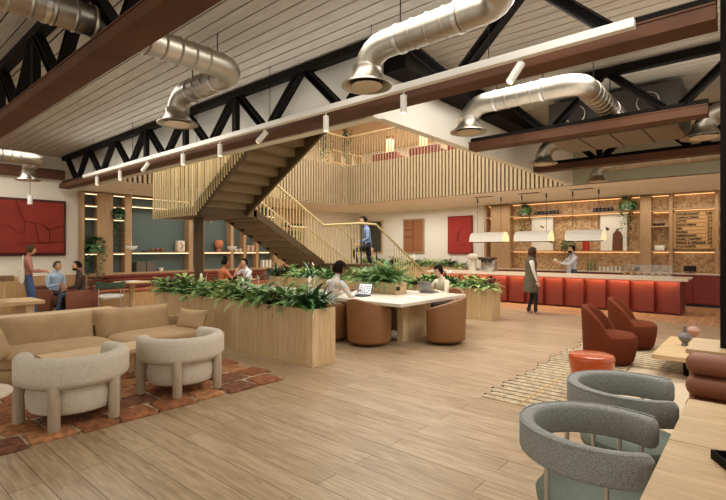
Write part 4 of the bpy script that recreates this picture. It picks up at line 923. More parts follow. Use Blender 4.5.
# ================================================================== people
SK = {'a': (214, 164, 132), 'b': (150, 100, 72), 'c': (226, 182, 152), 'd': (116, 74, 52)}
def ik(a, c, l1, l2, pole):
    a, c, pole = Vector(a), Vector(c), Vector(pole); d = c - a; L = d.length
    if L > (l1 + l2) * .995: c = a + d.normalized() * (l1 + l2) * .995; d = c - a; L = d.length
    u = d.normalized(); x = (l1 * l1 - l2 * l2 + L * L) / (2 * L); h = math.sqrt(max(0, l1 * l1 - x * x))
    p = pole - u * pole.dot(u); p = p.normalized() if p.length > 1e-5 else Vector((0, 0, -1))
    return a + u * x + p * h, c
def human(label, loc, rz, H, skin, top, bottom, shoe, hair, style='short', pz=.95, lean=0, feet=None, hands=None, yaw=0, pitch=0, sleeve='top', beard=False, seated=False, fem=False, knee_pole=(0, 1, .3), group=None, elbow=None):
    t = thing('person', label, 'person', loc, rz, group); s = H / 1.75; t.scale = (s,) * 3
    ms = [mat('skin ' + skin, SK[skin], .55), mat('top %d %d %d' % top, top, .85, var=.06, scale=20), mat('trousers %d %d %d' % bottom, bottom, .85, var=.08, scale=20), mat('shoe %d %d %d' % shoe, shoe, .6), M['black'], mat('lips ' + skin, tuple(int(c * .78) for c in SK[skin]), .5)]
    le = math.radians(lean); P = Vector((0, 0, pz))
    def tor(x, h, y=0): return P + Vector((x, math.sin(le) * h + y * math.cos(le), math.cos(le) * h - y * math.sin(le)))
    sw = .165 if fem else .195
    V = {}; E = []
    def v(n, p, r): V[n] = (Vector(p), r)
    v('pel', P, (.125, .105)); v('wai', tor(0, .14), (.105 if fem else .118, .09)); v('che', tor(0, .32, .01), (.13, .105)); v('nec', tor(0, .49), (.065, .06)); v('nk2', tor(0, .535, .015), (.05, .05)); v('hed', tor(0, .575, .03), (.05, .05))
    E += [('pel', 'wai', 't'), ('wai', 'che', 't'), ('che', 'nec', 't'), ('nec', 'nk2', 's'), ('nk2', 'hed', 's')]
    feet = feet or ((-.1, .0, .075), (.1, .02, .075)); hands = hands or ((-.25, .08, .86), (.25, .08, .86)); wr = []
    for i, sd in ((0, -1), (1, 1)):
        sh = tor(sd * sw, .43); v('sh%d' % i, sh, (.07, .066)); E.append(('che', 'sh%d' % i, 't'))
        po = elbow[i] if elbow else (sd * .6, -.7, -.5)
        el, w = ik(sh, hands[i], .29, .255, po); v('el%d' % i, el, (.042, .042)); v('wr%d' % i, w, (.027, .027)); E += [('sh%d' % i, 'el%d' % i, 'u'), ('el%d' % i, 'wr%d' % i, 'f')]
        v('m%d' % i, (el + w) / 2, (.038, .038)); E[-1] = ('el%d' % i, 'm%d' % i, 'f'); E.append(('m%d' % i, 'wr%d' % i, 'f')); wr.append((el, w, sd))
        hp = P + Vector((sd * .095, 0, -.04)); v('hp%d' % i, hp, (.092, .09)); E.append(('pel', 'hp%d' % i, 'l'))
        kn, an = ik(hp, feet[i], .43, .42, knee_pole); v('kn%d' % i, kn, (.062, .062)); v('ca%d' % i, kn.lerp(an, .35), (.056, .056)); v('an%d' % i, an, (.04, .04)); v('th%d' % i, hp.lerp(kn, .5), (.08, .08))
        E += [('hp%d' % i, 'th%d' % i, 'l'), ('th%d' % i, 'kn%d' % i, 'l'), ('kn%d' % i, 'ca%d' % i, 'l'), ('ca%d' % i, 'an%d' % i, 'l')]
        v('to%d' % i, an + Vector((sd * .02, .13, -.035)), (.048, .04)); v('hl%d' % i, an + Vector((0, -.03, -.03)), (.042, .038)); E += [('an%d' % i, 'to%d' % i, 'o'), ('an%d' % i, 'hl%d' % i, 'o')]
    names = list(V); idx = {n: i for i, n in enumerate(names)}
    me = bpy.data.meshes.new('b'); me.from_pydata([V[n][0] for n in names], [(idx[a], idx[c]) for a, c, k in E], [])
    o = bpy.data.objects.new('b', me); COL.objects.link(o); mod = o.modifiers.new('s', 'SKIN'); sub = o.modifiers.new('u', 'SUBSURF'); sub.levels = 2
    for i, n in enumerate(names):
        sv = me.skin_vertices[0].data[i]; sv.radius = V[n][1]; sv.use_root = (n == 'pel')
    bpy.context.view_layer.update(); dg = bpy.context.evaluated_depsgraph_get(); body = bpy.data.meshes.new_from_object(o.evaluated_get(dg)); bpy.data.objects.remove(o)
    kind = {'t': 1, 'u': 1, 'f': 1 if sleeve == 'top' else 0, 's': 0, 'l': 2, 'o': 3}
    segs = [(V[a][0], V[c][0], kind[k], (V[a][1][0] + V[c][1][0]) / 2) for a, c, k in E]
    bm = bmesh.new(); bm.from_mesh(body)
    for f in bm.faces:
        c = f.calc_center_median(); best = 9; k = 0
        for a, b2, kk, rr in segs:
            d = b2 - a; q = max(0, min(1, (c - a).dot(d) / d.length_squared)); dd = (c - (a + d * q)).length - rr * .9 + (.035 if kk == 0 and b2.z > P.z + .3 and abs(b2.x) < .1 else 0)
            if dd < best: best = dd; k = kk
        f.material_index = k
    def add(mb, mi, mtx=None):
        if mtx is not None: mb.xf(mtx)
        bmesh.ops.recalc_face_normals(mb.bm, faces=mb.bm.faces); tm = bpy.data.meshes.new('x'); mb.bm.to_mesh(tm); mb.bm.free(); n0 = len(bm.faces); bm.from_mesh(tm); bm.faces.ensure_lookup_table()
        for f in bm.faces[n0:]: f.material_index = mi
        bpy.data.meshes.remove(tm)
    # hands
    for el, w, sd in wr:
        d = (w - el).normalized(); side = Vector((sd, 0, 0)); n_ = d.cross(Vector((0, 0, 1))); n_ = n_.normalized() if n_.length > .3 else Vector((0, 1, 0))
        lat = n_ if abs(d.z) < .6 else Vector((0, 1, 0)) - d * d.y; lat.normalize(); nrm = d.cross(lat).normalized()
        if nrm.z > 0 and abs(d.z) < .6: nrm = -nrm
        if abs(d.z) >= .6 and nrm.x * sd > 0: nrm = -nrm
        F = Matrix((lat, d, nrm)).transposed().to_4x4(); F.translation = w
        mb = MB().ball((0, .045, 0), .038, .052, .016, p=2.8, n=14, m=8)
        for j, (lx, ll) in enumerate(((-.03, .062), (-.01, .078), (.011, .072), (.031, .058))):
            mb.tube([(lx, .075, 0), (lx * 1.05, .075 + ll * .45, .006), (lx * 1.05, .075 + ll * .8, .024), (lx, .075 + ll * .92, .042)], [.010, .0095, .0085, .006], 7)
        ts = -sd if abs(d.z) >= .6 else (-1 if lat.x * sd > 0 else 1)
        mb.tube([(ts * .026, .02, .004), (ts * .052, .045, .014), (ts * .056, .072, .026), (ts * .05, .088, .034)], [.014, .012, .010, .007], 7)
        add(mb, 0, F)
    # head
    HR = Matrix.Rotation(math.radians(yaw), 4, 'Z') @ Matrix.Rotation(math.radians(-pitch - lean * .45), 4, 'X')
    Hm = Matrix.Translation(V['hed'][0] + Vector((0, .0, .0))) @ HR @ Matrix.Translation((0, .015, .085))
    mb = MB(); n, m = 24, 18; rings = []
    for i in range(m + 1):
        th = -PI / 2 + PI * i / m; th = max(min(th, PI / 2 - .03), -PI / 2 + .03); r = []
        for j in range(n):
            a = 2 * PI * j / n; x, y, z = math.cos(th) * math.cos(a), math.cos(th) * math.sin(a), math.sin(th)
            X, Y, Z = x * .074, y * .092, z * .112
            if z < 0: X *= 1 + .28 * z; Y = Y * (1 + .12 * z) + (.012 * -z if y > 0 else 0)
            if y > .3:
                nx = math.exp(-(X / .013) ** 2) * math.exp(-((Z + .012) / .026) ** 2); Y += .022 * nx
                for ex in (-.03, .03): Y -= .010 * math.exp(-((X - ex) / .014) ** 2 - ((Z - .012) / .012) ** 2)
                Y += .006 * math.exp(-(X / .022) ** 2 - ((Z + .052) / .010) ** 2) + .008 * math.exp(-(X / .02) ** 2 - ((Z + .088) / .018) ** 2)
            r.append((X, Y, Z))
        rings.append(r)
    mb.loft(rings)
    for sd in (-1, 1): mb.ball((sd * .073, -.004, .0), .012, .02, .03, n=10, m=8)
    add(mb, 0, Hm)
    mb = MB()
    for sd in (-1, 1):
        mb.ball((sd * .029, .079, .013), .010, .007, .007, n=10, m=6); mb.box(sd * .029 - .016, sd * .029 + .016, .082, .092, .031, .036)
    add(mb, 4, Hm)
    add(MB().ball((0, .090, -.050), .022, .008, .007, n=12, m=6), 5, Hm)
    me = bpy.data.meshes.new('body'); bm.to_mesh(me); bm.free(); me.polygons.foreach_set('use_smooth', [True] * len(me.polygons))
    for q in ms: me.materials.append(q)
    bo = bpy.data.objects.new('body', me); COL.objects.link(bo); bo.parent = t
    # hair
    hm = mat('hair %d %d %d' % hair, tuple(int(c * .7) for c in hair), .9, var=.25, scale=60, spec=.15)
    k = {'afro': 1.28, 'hijab': 1.16}.get(style, 1.10); rings = []; mb = MB(); g = {}
    for i in range(m + 1):
        th = -PI / 2 + PI * i / m; th = max(min(th, PI / 2 - .03), -PI / 2 + .03)
        for j in range(n):
            a = 2 * PI * j / n; x, y, z = math.cos(th) * math.cos(a), math.cos(th) * math.sin(a), math.sin(th)
            kk = k
            g[i, j] = mb.bm.verts.new((x * .076 * kk, y * .094 * kk - .004, z * .113 * kk + .003))
    for i in range(m):
        for j in range(n):
            th = -PI / 2 + PI * (i + .5) / m; a = 2 * PI * (j + .5) / n; y, z = math.cos(th) * math.sin(a), math.sin(th)
            if style == 'hijab': keep = not (y > .62 and -.75 < z < .55)
            elif style in ('long', 'pony', 'bun'): keep = z > .52 or y < .25 and z > -.5 or (y < .45 and z > -.05)
            elif style == 'afro': keep = z > .42 or y < .1 and z > -.55
            else: keep = z > .58 or (y < .05 and z > -.35) or (y < .3 and z > .1)
            if keep: mb.bm.faces.new((g[i, j], g[i, (j + 1) % n], g[i + 1, (j + 1) % n], g[i + 1, j]))
    bmesh.ops.delete(mb.bm, geom=[v_ for v_ in mb.bm.verts if not v_.link_faces], context='VERTS')
    bmesh.ops.solidify(mb.bm, geom=mb.bm.faces[:], thickness=-.008)
    if style == 'bun': mb.ball((0, -.095, .07), .035, n=12)
    if style == 'topbun': mb.ball((0, -.02, .155), .055, .055, .05, n=14)
    if style == 'pony': mb.ball((0, -.12, -.04), .028, .035, .09, n=12)
    if style == 'hijab': mb.ball((0, -.02, -.12), .095, .1, .07, n=16)
    mb.xf(Hm); mb.build('headscarf' if style == 'hijab' else 'hair', hm, t)
    if beard:
        mb = MB(); mb.ball((0, .035, -.07), .062, .068, .045, n=16, m=10); mb.xf(Hm).build('beard', hm, t)
    return t, tor, V
# standing woman at the left
q = onY(28, 13.15)
hw, tr, V_ = human('woman standing at the left in dusty pink top and blue jeans, hair in a bun', (q[0], 13.15, 0), face(1, -.15), 1.74, 'a', (172, 116, 100), (70, 92, 132), (90, 80, 70), (120, 82, 56), 'bun', hands=((-.04, .26, 1.12), (.14, .28, 1.10)), feet=((-.1, -.06, .075), (.1, .12, .075)), fem=True, pitch=8)
MB().band(.115, .03, -2.6, 2.6, .80, .98, n=24, rx=1.05, ry=.85).build('hem', mat('top 172 116 100', (172, 116, 100)), hw)
t = thing('tote_bag', 'white canvas tote bag hanging from the shoulder of the standing woman', 'bag', (q[0] - .17, 13.15 - .16, 0), face(1, -.15))
MB().pillow(.34, .42, .12, Matrix.Translation((0, 0, 1.02)) @ Matrix.Rotation(PI / 2, 4, 'X'), pinch=.02).build('bag_body', mat('white canvas', (214, 208, 190), .9), t)
MB().tube([(-.1, 0, 1.2), (-.05, .02, 1.4), (0, .04, 1.47), (.05, .02, 1.4), (.1, 0, 1.2)], .01, 6).build('strap', mat('white canvas', (214, 208, 190), .9), t)
SF = ((-.12, .46, .075), (.13, .5, .075))
def shirt_hem(par, mm): MB().lathe([(.12, .42), (.15, .44), (.145, .62), (.12, .66), (0, .6)], n=20, sy=.8).build('shirt_hem', mm, par)
human('seated grey haired man in a light blue shirt and dark trousers, by the left wall', (M1[0], M1[1], 0), face(.35, -1), 1.76, 'a', (172, 192, 212), (58, 46, 42), (80, 60, 48), (120, 110, 100), 'short', pz=.53, lean=8, feet=SF, hands=((-.04, .30, .68), (.08, .28, .72)), yaw=20, pitch=0, beard=False)
human('seated bearded man in a dark brown jacket and jeans, by the left wall', (M2[0], M2[1], 0), face(-1, .25), 1.76, 'a', (62, 44, 34), (62, 78, 96), (200, 200, 196), (40, 28, 22), 'short', pz=.53, lean=4, feet=((-.1, .5, .075), (.14, .44, .075)), hands=((-.08, .3, .66), (.1, .3, .62)), beard=True)
q = onY(221, 11.9)
def stool(label, loc): 
    t = thing('low_stool', label, 'stool', loc); MB().box(-.2, .2, -.2, .2, .38, .44, .02).build('seat', M['burg'], t)
    for x in (-.16, .16):
        for y in (-.16, .16): MB().box(x - .015, x + .015, y - .015, y + .015, 0, .38).build('leg', M['steel'], t, smooth=False)
stool('low stool under the woman in the orange top', (q[0], 11.9, 0))
human('seated woman in an orange top with hair in a high bun, below the stairs', (q[0], 11.9, 0), face(1, -.1), 1.86, 'b', (176, 106, 66), (52, 46, 44), (40, 36, 34), (30, 22, 20), 'topbun', pz=.50, lean=8, feet=SF, hands=((-.14, .4, .74), (.14, .42, .74)), fem=True)
q = onY(249, 11.6); stool('low stool under the man in the white t-shirt', (q[0], 11.6, 0))
human('seated man in a white t-shirt resting his chin on his hand, below the stairs', (q[0], 11.6, 0), face(-1, .1), 1.86, 'a', (206, 208, 214), (40, 38, 40), (40, 36, 34), (36, 26, 22), 'short', pz=.50, lean=10, feet=SF, hands=((-.08, .40, .76), (.1, .26, 1.02)), sleeve='bare', elbow=((-.6, -.2, -.8), (.4, .3, -.9)))
# man on the stairs
human('man in a blue shirt and black trousers walking up the stairs', (9.62, 8.05, .80), face(-.75, .66), 1.76, 'a', (112, 134, 170), (30, 28, 32), (34, 30, 28), (40, 28, 22), 'short', pz=.93, lean=6, feet=((-.1, .27, .37), (.1, -.22, .06)), hands=((-.27, .28, .98), (.25, -.12, .86)), pitch=10)
# pair at the work table
human('person with dark curly hair in a pale floral shirt typing on a laptop', (5.98, 5.88, 0), face(1, -.25), 1.86, 'd', (222, 218, 206), (70, 66, 62), (40, 36, 34), (36, 24, 20), 'afro', pz=.54, lean=12, feet=SF, hands=((-.12, .44, .79), (.13, .44, .79)), pitch=6)
flor = MC['top 222 218 206']; nt = flor.node_tree; v = nt.nodes.new('ShaderNodeTexVoronoi'); v.inputs['Scale'].default_value = 22
tcn = nt.nodes.new('ShaderNodeTexCoord'); nt.links.new(tcn.outputs['Object'], v.inputs['Vector']); rr = nt.nodes.new('ShaderNodeValToRGB'); rr.color_ramp.interpolation = 'CONSTANT'
for i, (p_, c_) in enumerate(((0, (222, 216, 204)), (.55, (170, 190, 206)), (.7, (226, 220, 208)), (.84, (206, 168, 140)))):
    e = rr.color_ramp.elements[i] if i < 2 else rr.color_ramp.elements.new(p_); e.position = p_; e.color = srgb(*c_)
sp_ = nt.nodes.new('ShaderNodeSeparateColor'); nt.links.new(v.outputs['Color'], sp_.inputs[0]); nt.links.new(sp_.outputs[0], rr.inputs[0]); nt.links.new(rr.outputs[0], nt.nodes['Principled BSDF'].inputs['Base Color'])
human('woman with tied dark hair in a cream shirt working at a silver laptop', (8.48, 5.0, 0), face(-1, .3), 1.74, 'c', (222, 214, 192), (80, 70, 62), (40, 36, 34), (34, 24, 22), 'bun', pz=.54, lean=12, feet=SF, hands=((-.12, .42, .79), (.13, .42, .79)), pitch=12, fem=True)
def laptop(label, loc, rz, shell, scr):
    t = thing('laptop', label, 'laptop', loc, rz)
    MB().box(-.16, .16, -.11, .11, 0, .015, .004).build('laptop_base', shell, t); MB().box(-.14, .14, -.03, .09, .015, .017).build('keyboard', M['black'], t, smooth=False)
    mx_ = Matrix.Translation((0, -.11, .014)) @ Matrix.Rotation(math.radians(18), 4, 'X')
    l = MB().box(-.16, .16, -.008, 0, 0, .22, .003).xf(mx_).build('lid', shell, t)
    MB().box(-.15, .15, .0005, .0015, .012, .21).xf(mx_).build('display', scr, l, smooth=False)
    if scr is M['screen']:
        b = MB()
        for k in range(5):
            for j in range(4):
                if (k * 7 + j * 3) % 5: b.box(-.12 + k * .052, -.12 + k * .052 + .03, .002, .0025, .04 + j * .04, .04 + j * .04 + .018)
        b.xf(mx_).build('sketches', mat('screen ink', (70, 70, 74), .6), l, smooth=False)
laptop('open black laptop with drawings on its bright screen, before the person in floral shirt', (6.46, 5.6, .751), face(-1, .0), M['black'], M['screen'])
laptop('open silver laptop seen from behind in front of the woman in the cream shirt', (7.93, 5.04, .751), face(1, 0), M['silver'], mat('dim display', (60, 64, 70), .3))
for (x, y, lb, rr_) in ((7.0, 4.75, 'sheet of white paper lying on the near end of the stone table', .3), (6.4, 8.2, 'sheet of white paper lying on the far left part of the stone table', 1.2)):
    tag(MB().box(-.105, .105, -.15, .15, 0, .003).build('paper_sheet', M['paper'], smooth=False, loc=(x, y, .751), rz=rr_), lb, 'paper', 'papers on the stone table')
# woman in the headscarf
hj, tr, V_ = human('woman in a brown headscarf and long olive sleeveless coat standing at the bar', (11.54, 4.35, 0), face(.45, -.9), 1.68, 'a', (216, 208, 196), (26, 24, 26), (176, 140, 130), (96, 70, 56), 'hijab', hands=((-.2, .12, .82), (.2, .14, .84)), feet=((-.09, -.06, .075), (.1, .1, .075)), fem=True)
mo_ = mat('olive coat cloth', (88, 80, 58), .9, var=.08)
MB().lathe([(.235, .58), (.225, .8), (.19, 1.0), (.165, 1.12), (.185, 1.3), (.175, 1.4), (.11, 1.49), (.07, 1.5), (.07, 1.46), (.15, 1.36), (.15, 1.1), (.21, .6)], n=28, sy=.8).build('long_coat', mo_, hj)
# barista
q = onX(573, 14.88)
br_, tr, V_ = human('bearded barista in pale shirt and apron behind the bar holding out a cup', (14.88, q[1], 0), face(-.6, .75), 1.76, 'a', (196, 200, 210), (70, 72, 80), (40, 36, 34), (44, 30, 24), 'short', hands=((-.12, .42, 1.2), (.1, .42, 1.22)), beard=True)
ap = mat('pale apron cloth', (196, 198, 200), .9)
MB().prism([(-.17, .62), (.17, .62), (.15, 1.1), (.1, 1.36), (-.1, 1.36), (-.15, 1.1)], .125, .14, 'y').build('apron', ap, br_, smooth=False)
for s_ in (-1, 1): MB().tube([(s_ * .09, .13, 1.36), (s_ * .09, .08, 1.47), (s_ * .08, 0, 1.5)], .012, 6).build('apron_strap', mat('dark strap', (60, 66, 84), .8), br_)
u = Vector((-.6, .75, 0)).normalized()
t = thing('cup_and_saucer', 'white cup on a small saucer held out by the barista', 'cup', (14.88 + u.x * .52, q[1] + u.y * .52, 1.26))
MB().lathe([(0, 0), (.07, .0), (.09, .012), (.085, .016), (0, .01)], n=24).build('saucer', M['petal'], t); MB().lathe([(0, .012), (.03, .012), (.045, .07), (.038, .07), (0, .02)], n=20).build('cup', M['petal'], t)
# ================================================================== plants
def leaf(bm, base, az, el, L, W, droop, mi=0, n=4, fold=.15):
    p = Vector(base); a = el; prev = None; hd = Vector((math.cos(az), math.sin(az), 0)); sd = Vector((-math.sin(az), math.cos(az), 0))
    prof = [0.12, .72, 1., .7, .03] if n == 4 else [.12, 1, .03]
    for i in range(n + 1):
        w = W / 2 * prof[i]; up = Vector((0, 0, 1))
        c = bm.verts.new(p); l = bm.verts.new(p + sd * w + up * w * fold); r = bm.verts.new(p - sd * w + up * w * fold)
        if prev:
            for q in ((prev[1], prev[0], c, l), (prev[0], prev[2], r, c)):
                f = bm.faces.new(q); f.material_index = mi; f.smooth = True
        prev = (c, l, r); d = hd * math.cos(a) + up * math.sin(a); p = p + d * (L / n); a -= droop / n
def frond(bm, base, az, el, L, W, droop, mi=0, n=9):
    p = Vector(base); a = el; hd = Vector((math.cos(az), math.sin(az), 0)); sd = Vector((-math.sin(az), math.cos(az), 0)); up = Vector((0, 0, 1))
    for i in range(n):
        d = hd * math.cos(a) + up * math.sin(a); f = i / n; w = W * math.sin(PI * (f * .85 + .12)); 
        if i:
            for s in (-1, 1):
                q = p + sd * s * w + d * w * .45 - up * w * .2
                v = [bm.verts.new(x) for x in (p - d * .012, p + d * .014, q)]; fc = bm.faces.new(v if s > 0 else v[::-1]); fc.material_index = mi
        p2 = p + d * (L / n); v = [bm.verts.new(x) for x in (p - sd * .002, p + sd * .002, p2 + sd * .002, p2 - sd * .002)]; bm.faces.new(v).material_index = mi
        p = p2; a -= droop / n
def plantmesh(kind, seed):
    r = random.Random(seed); bm = bmesh.new()
    if kind == 'fern':
        for k in range(26): frond(bm, (r.uniform(-.03, .03), r.uniform(-.03, .03), 0), r.uniform(0, 2 * PI), r.uniform(.5, 1.4), r.uniform(.26, .42), .062, r.uniform(1.1, 2.0), n=11)
    elif kind == 'hosta':
        for k in range(46):
            az = r.uniform(0, 2 * PI); h = r.uniform(.02, .2); d = r.uniform(.02, .13); leaf(bm, (d * math.cos(az), d * math.sin(az), h), az + r.uniform(-.4, .4), r.uniform(.1, 1.1), r.uniform(.11, .2), r.uniform(.05, .09), r.uniform(.6, 1.6))
    elif kind == 'lily':
        for k in range(40): leaf(bm, (r.uniform(-.05, .05), r.uniform(-.05, .05), 0), r.uniform(0, 2 * PI), r.uniform(.6, 1.45), r.uniform(.22, .4), r.uniform(.035, .06), r.uniform(.9, 1.9))
    elif kind == 'coleus':
        for k in range(50):
            az = r.uniform(0, 2 * PI); h = r.uniform(.0, .2); d = r.uniform(0, .1); leaf(bm, (d * math.cos(az), d * math.sin(az), h), az, r.uniform(-.1, 1.2), r.uniform(.08, .14), r.uniform(.04, .06), 1.0)
    elif kind == 'palm':
        for k in range(30): frond(bm, (r.uniform(-.02, .02), r.uniform(-.02, .02), .02), r.uniform(0, 2 * PI), r.uniform(.7, 1.45), r.uniform(.4, .6), .10, r.uniform(.8, 1.7), n=13)
    elif kind == 'vine':     # crown plus trailing strands
        for k in range(130):
            az = r.uniform(0, 2 * PI); e = r.uniform(-.5, 1.3); d = .12; leaf(bm, (d * math.cos(az) * math.cos(e), d * math.sin(az) * math.cos(e), .02 + d * math.sin(e)), az, e - .3, r.uniform(.08, .12), r.uniform(.05, .07), 1.2)
        for k in range(9):
            az = r.uniform(0, 2 * PI); x, y = .14 * math.cos(az), .14 * math.sin(az); ln = r.uniform(.35, .9); z = 0
            while z > -ln:
                leaf(bm, (x, y, z), r.uniform(0, 2 * PI), r.uniform(-.6, .2), .075, .055, .6, n=2); z -= .05; x += r.uniform(-.008, .008); y += r.uniform(-.008, .008)
    bmesh.ops.translate(bm, verts=bm.verts, vec=(0, 0, 0))
    me = bpy.data.meshes.new(kind); bm.to_mesh(me); bm.free(); return me
PM = {}
for kind, ml_ in (('fern', 'leaf1'), ('hosta', 'leaf1'), ('lily', 'leaf2'), ('coleus', 'leaf4'), ('palm', 'leaf1'), ('vine', 'leaf2'), ('fern2', 'leaf3'), ('hosta2', 'leaf3'), ('hosta3', 'leaf2')):
    for sd_ in (1, 2):
        me = plantmesh(kind.rstrip('23'), sd_ * 11 + len(kind)); me.materials.append(M[ml_]); PM[kind, sd_] = me
nm = {'fern': ('fern_plant', 'mid green arching fern'), 'fern2': ('fern_plant', 'pale green arching fern'), 'hosta': ('leafy_plant', 'mid green broad leaved plant'), 'hosta2': ('leafy_plant', 'pale lime broad leaved plant'), 'hosta3': ('leafy_plant', 'dark green broad leaved plant'), 'lily': ('peace_lily', 'dark green lance leaved peace lily'), 'coleus': ('coleus_plant', 'purple brown coleus'), 'palm': ('parlour_palm', 'tall feathery green palm')}
def plant(kind, loc, where, grp, sc_=1.):
    n_, lb = nm[kind]; o = bpy.data.objects.new(n_, PM[kind, R.choice((1, 2))]); COL.objects.link(o); o.location = loc; o.rotation_euler = (R.uniform(-.12, .12), R.uniform(-.12, .12), R.uniform(0, 6.28)); o.scale = (sc_, sc_, sc_ * R.uniform(.85, 1.15))
    tag(o, lb + ' growing in ' + where, 'plant', grp)
    if kind == 'lily':
        for k in range(2):
            b = MB(); x, y = R.uniform(-.1, .1), R.uniform(-.1, .1); h = R.uniform(.22, .28); b.tube([(0, 0, 0), (x * .7, y * .7, h * .6), (x, y, h)], .004, 5); leaf(b.bm, (x, y, h), R.uniform(0, 6), 1.2, .07, .035, .3); b.build('flower', M['petal'], o)
MIX = ['fern', 'hosta', 'fern2', 'lily', 'fern', 'hosta2', 'fern2', 'coleus', 'lily', 'fern', 'hosta', 'fern2', 'hosta2']
i = 0; y = 4.80
while y < 9.1:
    part_ = 'the near part' if y < 6.2 else ('the middle part' if y < 7.7 else 'the far part')
    for x in (4.45, 4.66):
        plant(MIX[(i * 5 + 3) % 13], (x + R.uniform(-.03, .03), y + R.uniform(-.05, .05) + (.1 if x > 4.5 else 0), .75), part_ + ' of the long floor planter', 'plants in the long floor planter', R.uniform(1.1, 1.5)); i += 1
    y += .235
y = 5.42
while y < 9.0:
    for x in (7.22, 7.37):
        k = MIX[(i * 7 + 1) % 13] if y > 6.3 else ('palm' if x > 7.3 else 'fern')
        plant(k, (x, y + R.uniform(-.05, .05), .93), 'the trough on the stone table' + (', at its near end' if y < 6.4 else ', further along'), 'plants in the table trough', R.uniform(.95, 1.2)); i += 1
    y += .25
y = 4.75
while y < 7.15:
    for x in (9.95, 10.17): plant(MIX[(i * 5) % 13], (x, y + R.uniform(-.05, .05), .68), 'the oak planter beside the bar', 'plants in the planter beside the bar', R.uniform(1.0, 1.3)); i += 1
    y += .26
y = 8.3
while y < 12.9:
    for x in (15.02, 15.28): plant(MIX[(i * 5) % 13], (x, y + R.uniform(-.05, .05), .94), 'the planter below the pictures', 'plants in the planter below the pictures', R.uniform(1.1, 1.5)); i += 1
    y += .3
def potted(label, loc, sc_=1., grp=None, flip=1):
    t = thing('trailing_plant', label, 'plant', loc, R.uniform(0, 6), grp); t.scale = (sc_,) * 3
    MB().lathe([(0, 0), (.07, 0), (.1, .14), (.09, .14), (.08, .1), (0, .1)], n=20).build('pot', M['petal'], t)
    o = bpy.data.objects.new('foliage', PM['vine', flip]); COL.objects.link(o); o.parent = t; o.location = (0, 0, .13); o.scale = (1.1,) * 3
q = onX(524, 16.15); potted('trailing green plant on the top bar shelf, left one, above the headscarfed woman', (16.2, q[1], 2.821), 1.15, 'trailing plants on the bar shelf')
q = onX(627, 16.15); potted('trailing green plant on the top bar shelf, right one, near the menu board', (16.2, q[1], 2.821), 1.25, 'trailing plants on the bar shelf', 2)
q = onX(567, 16.1); potted('bushy trailing plant on the lower bar shelf beside the barista', (16.2, q[1], 1.581), 1.15, 'trailing plants on the bar shelf', 2)
q = onY(96, 14.1); potted('full trailing plant on the left wall shelving behind the bearded man', (q[0], 14.13, 1.521), 1.35, 'trailing plants on the green shelving')
q = onY(119, 14.1); potted('trailing plant on the higher shelf of the green shelving', (q[0], 14.13, 2.501), .95, 'trailing plants on the green shelving', 2)
for px, py, ln, lb in ((326, 131, 1., 'dark ivy hanging down on the upper floor, left of two'), (345, 120, 1.5, 'dark ivy hanging down on the upper floor, right of two')):
    q = onY(px, 11.85, py); t = thing('hanging_ivy', lb, 'plant', q, 0, 'ivy on the upper floor')
    r = random.Random(px); bm = bmesh.new()
    for k in range(11):
        x, y = r.uniform(-.2, .2), r.uniform(-.14, .14); z = .1; l_ = ln * r.uniform(.55, 1.05)
        while z > -l_: leaf(bm, (x, y, z), r.uniform(0, 6.3), r.uniform(-.8, .3), .11, .085, .6, n=2); z -= .05; x += r.uniform(-.012, .012)
    me = bpy.data.meshes.new('ivy'); bm.to_mesh(me); bm.free(); me.materials.append(M['leaf2']); o = bpy.data.objects.new('foliage', me); COL.objects.link(o); o.parent = t
    MB().box(-.25, .25, -.15, .15, .08, .3).build('hanging_trough', M['stone'], t, smooth=False); MB().tube([(0, 0, .3), (0, 0, 6.1 - q[2])], .006, 6).build('hanger', M['black'], t)
WORLD = .85; EXPO = 0.42
W1 = (1, .95, .88); W2 = (1, .96, .91)
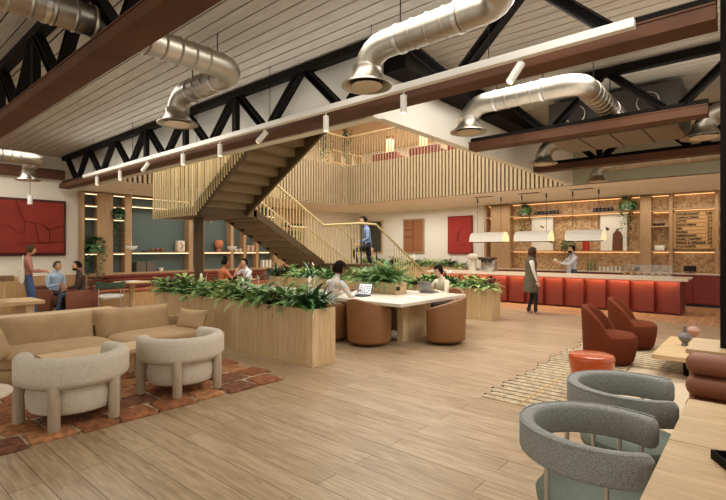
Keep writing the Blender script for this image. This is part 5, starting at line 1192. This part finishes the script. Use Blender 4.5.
LIGHTS = [
    ((8.5, 7.6, 6.6), 6, 6, 480, W2, (0, 0, 0), None, 'atrium fill'),  # unseen area light added high over the open atrium
    ((3.0, 9.0, 3.9), 1.2, 6, 70, W1),
    ((2.9, 1.5, 4.0), 1.6, 4, 68, W1),
    ((5.6, 1.5, 4.0), 1.6, 3, 75, W1),
    ((8.4, 1.0, 3.2), 1.6, 3, 75, W1),
    ((15.6, 4.0, 3.2), .6, 8, 50, (1, .9, .78)),
    ((14.8, 10.5, 3.2), 1.5, 4, 65, W2),
    ((8.5, 13.0, 3.2), 6, 1.4, 50, W1),
    ((14.6, 9.0, 6.0), 2, 6, 220, (1, .92, .8)),
    ((9.0, 13.0, 6.0), 6, 1.5, 90, (1, .92, .8)),
    ((1.5, 13.0, 3.9), 4, .8, 55, W1),
    ((4.0, 6.4, 3.36), .05, 11, 20, W1, (PI, 0, 0), None, 'track fill'),  # added upward light above the track, brightens ceiling and clerestory
    ((2.6, 4.0, 3.0), 1.2, 8, 6, W1, (PI, 0, 0), None, 'roof fill'),  # unseen upward fill added to lift the roof boards
    ((7.3, 1.0, 3.5), .1, 4, 7, W1, (PI, 0, 0), None, 'truss fill'),  # upward fill added by the third truss for a brighter ceiling
    ((5.7, 1.0, 3.3), .6, 4, 6, W1, (PI, 0, 0), None, 'roof fill'),  # another added upward fill below the boards
    ((13.455, 5.0, .853), .03, 7.0, 26, (1, .74, .42), (0, -.35, 0), None, 'led strip'),
]
# ================================================================== light and camera
w = bpy.data.worlds.new('world'); sc.world = w; w.use_nodes = True
bg = w.node_tree.nodes['Background']; bg.inputs[0].default_value = (1., .93, .82, 1); bg.inputs[1].default_value = WORLD
def area(loc, sx, sy, power, col=(1, .86, .68), rot=(0, 0, 0), spread=None, name='ceiling fill'):  # by default an unseen area light, added as fill below a ceiling
    l = bpy.data.lights.new(name, 'AREA'); l.shape = 'RECTANGLE'; l.size = sx; l.size_y = sy; l.energy = power; l.color = col
    if spread: l.spread = spread
    o = bpy.data.objects.new(name.replace(' ', '_'), l); COL.objects.link(o); o.location = loc; o.rotation_euler = rot; return o
for a in LIGHTS: area(*a)
cam = bpy.data.cameras.new('camera'); co = bpy.data.objects.new('camera', cam); COL.objects.link(co)
co.location = (0, 0, CZ); co.rotation_euler = (PI / 2, 0, -math.radians(49.45)); cam.sensor_width = 36; cam.lens = FPX / 726 * 36; cam.clip_start = .05
sc.camera = co
vs = sc.view_settings; vs.view_transform = 'Standard'; vs.look = 'None'; vs.gamma = 1; vs.exposure = EXPO; vs.use_curve_mapping = False
sc.cycles.use_denoising = True; sc.cycles.max_bounces = 8; sc.cycles.diffuse_bounces = 5; sc.cycles.sample_clamp_indirect = 6; sc.cycles.caustics_reflective = False; sc.cycles.caustics_refractive = False
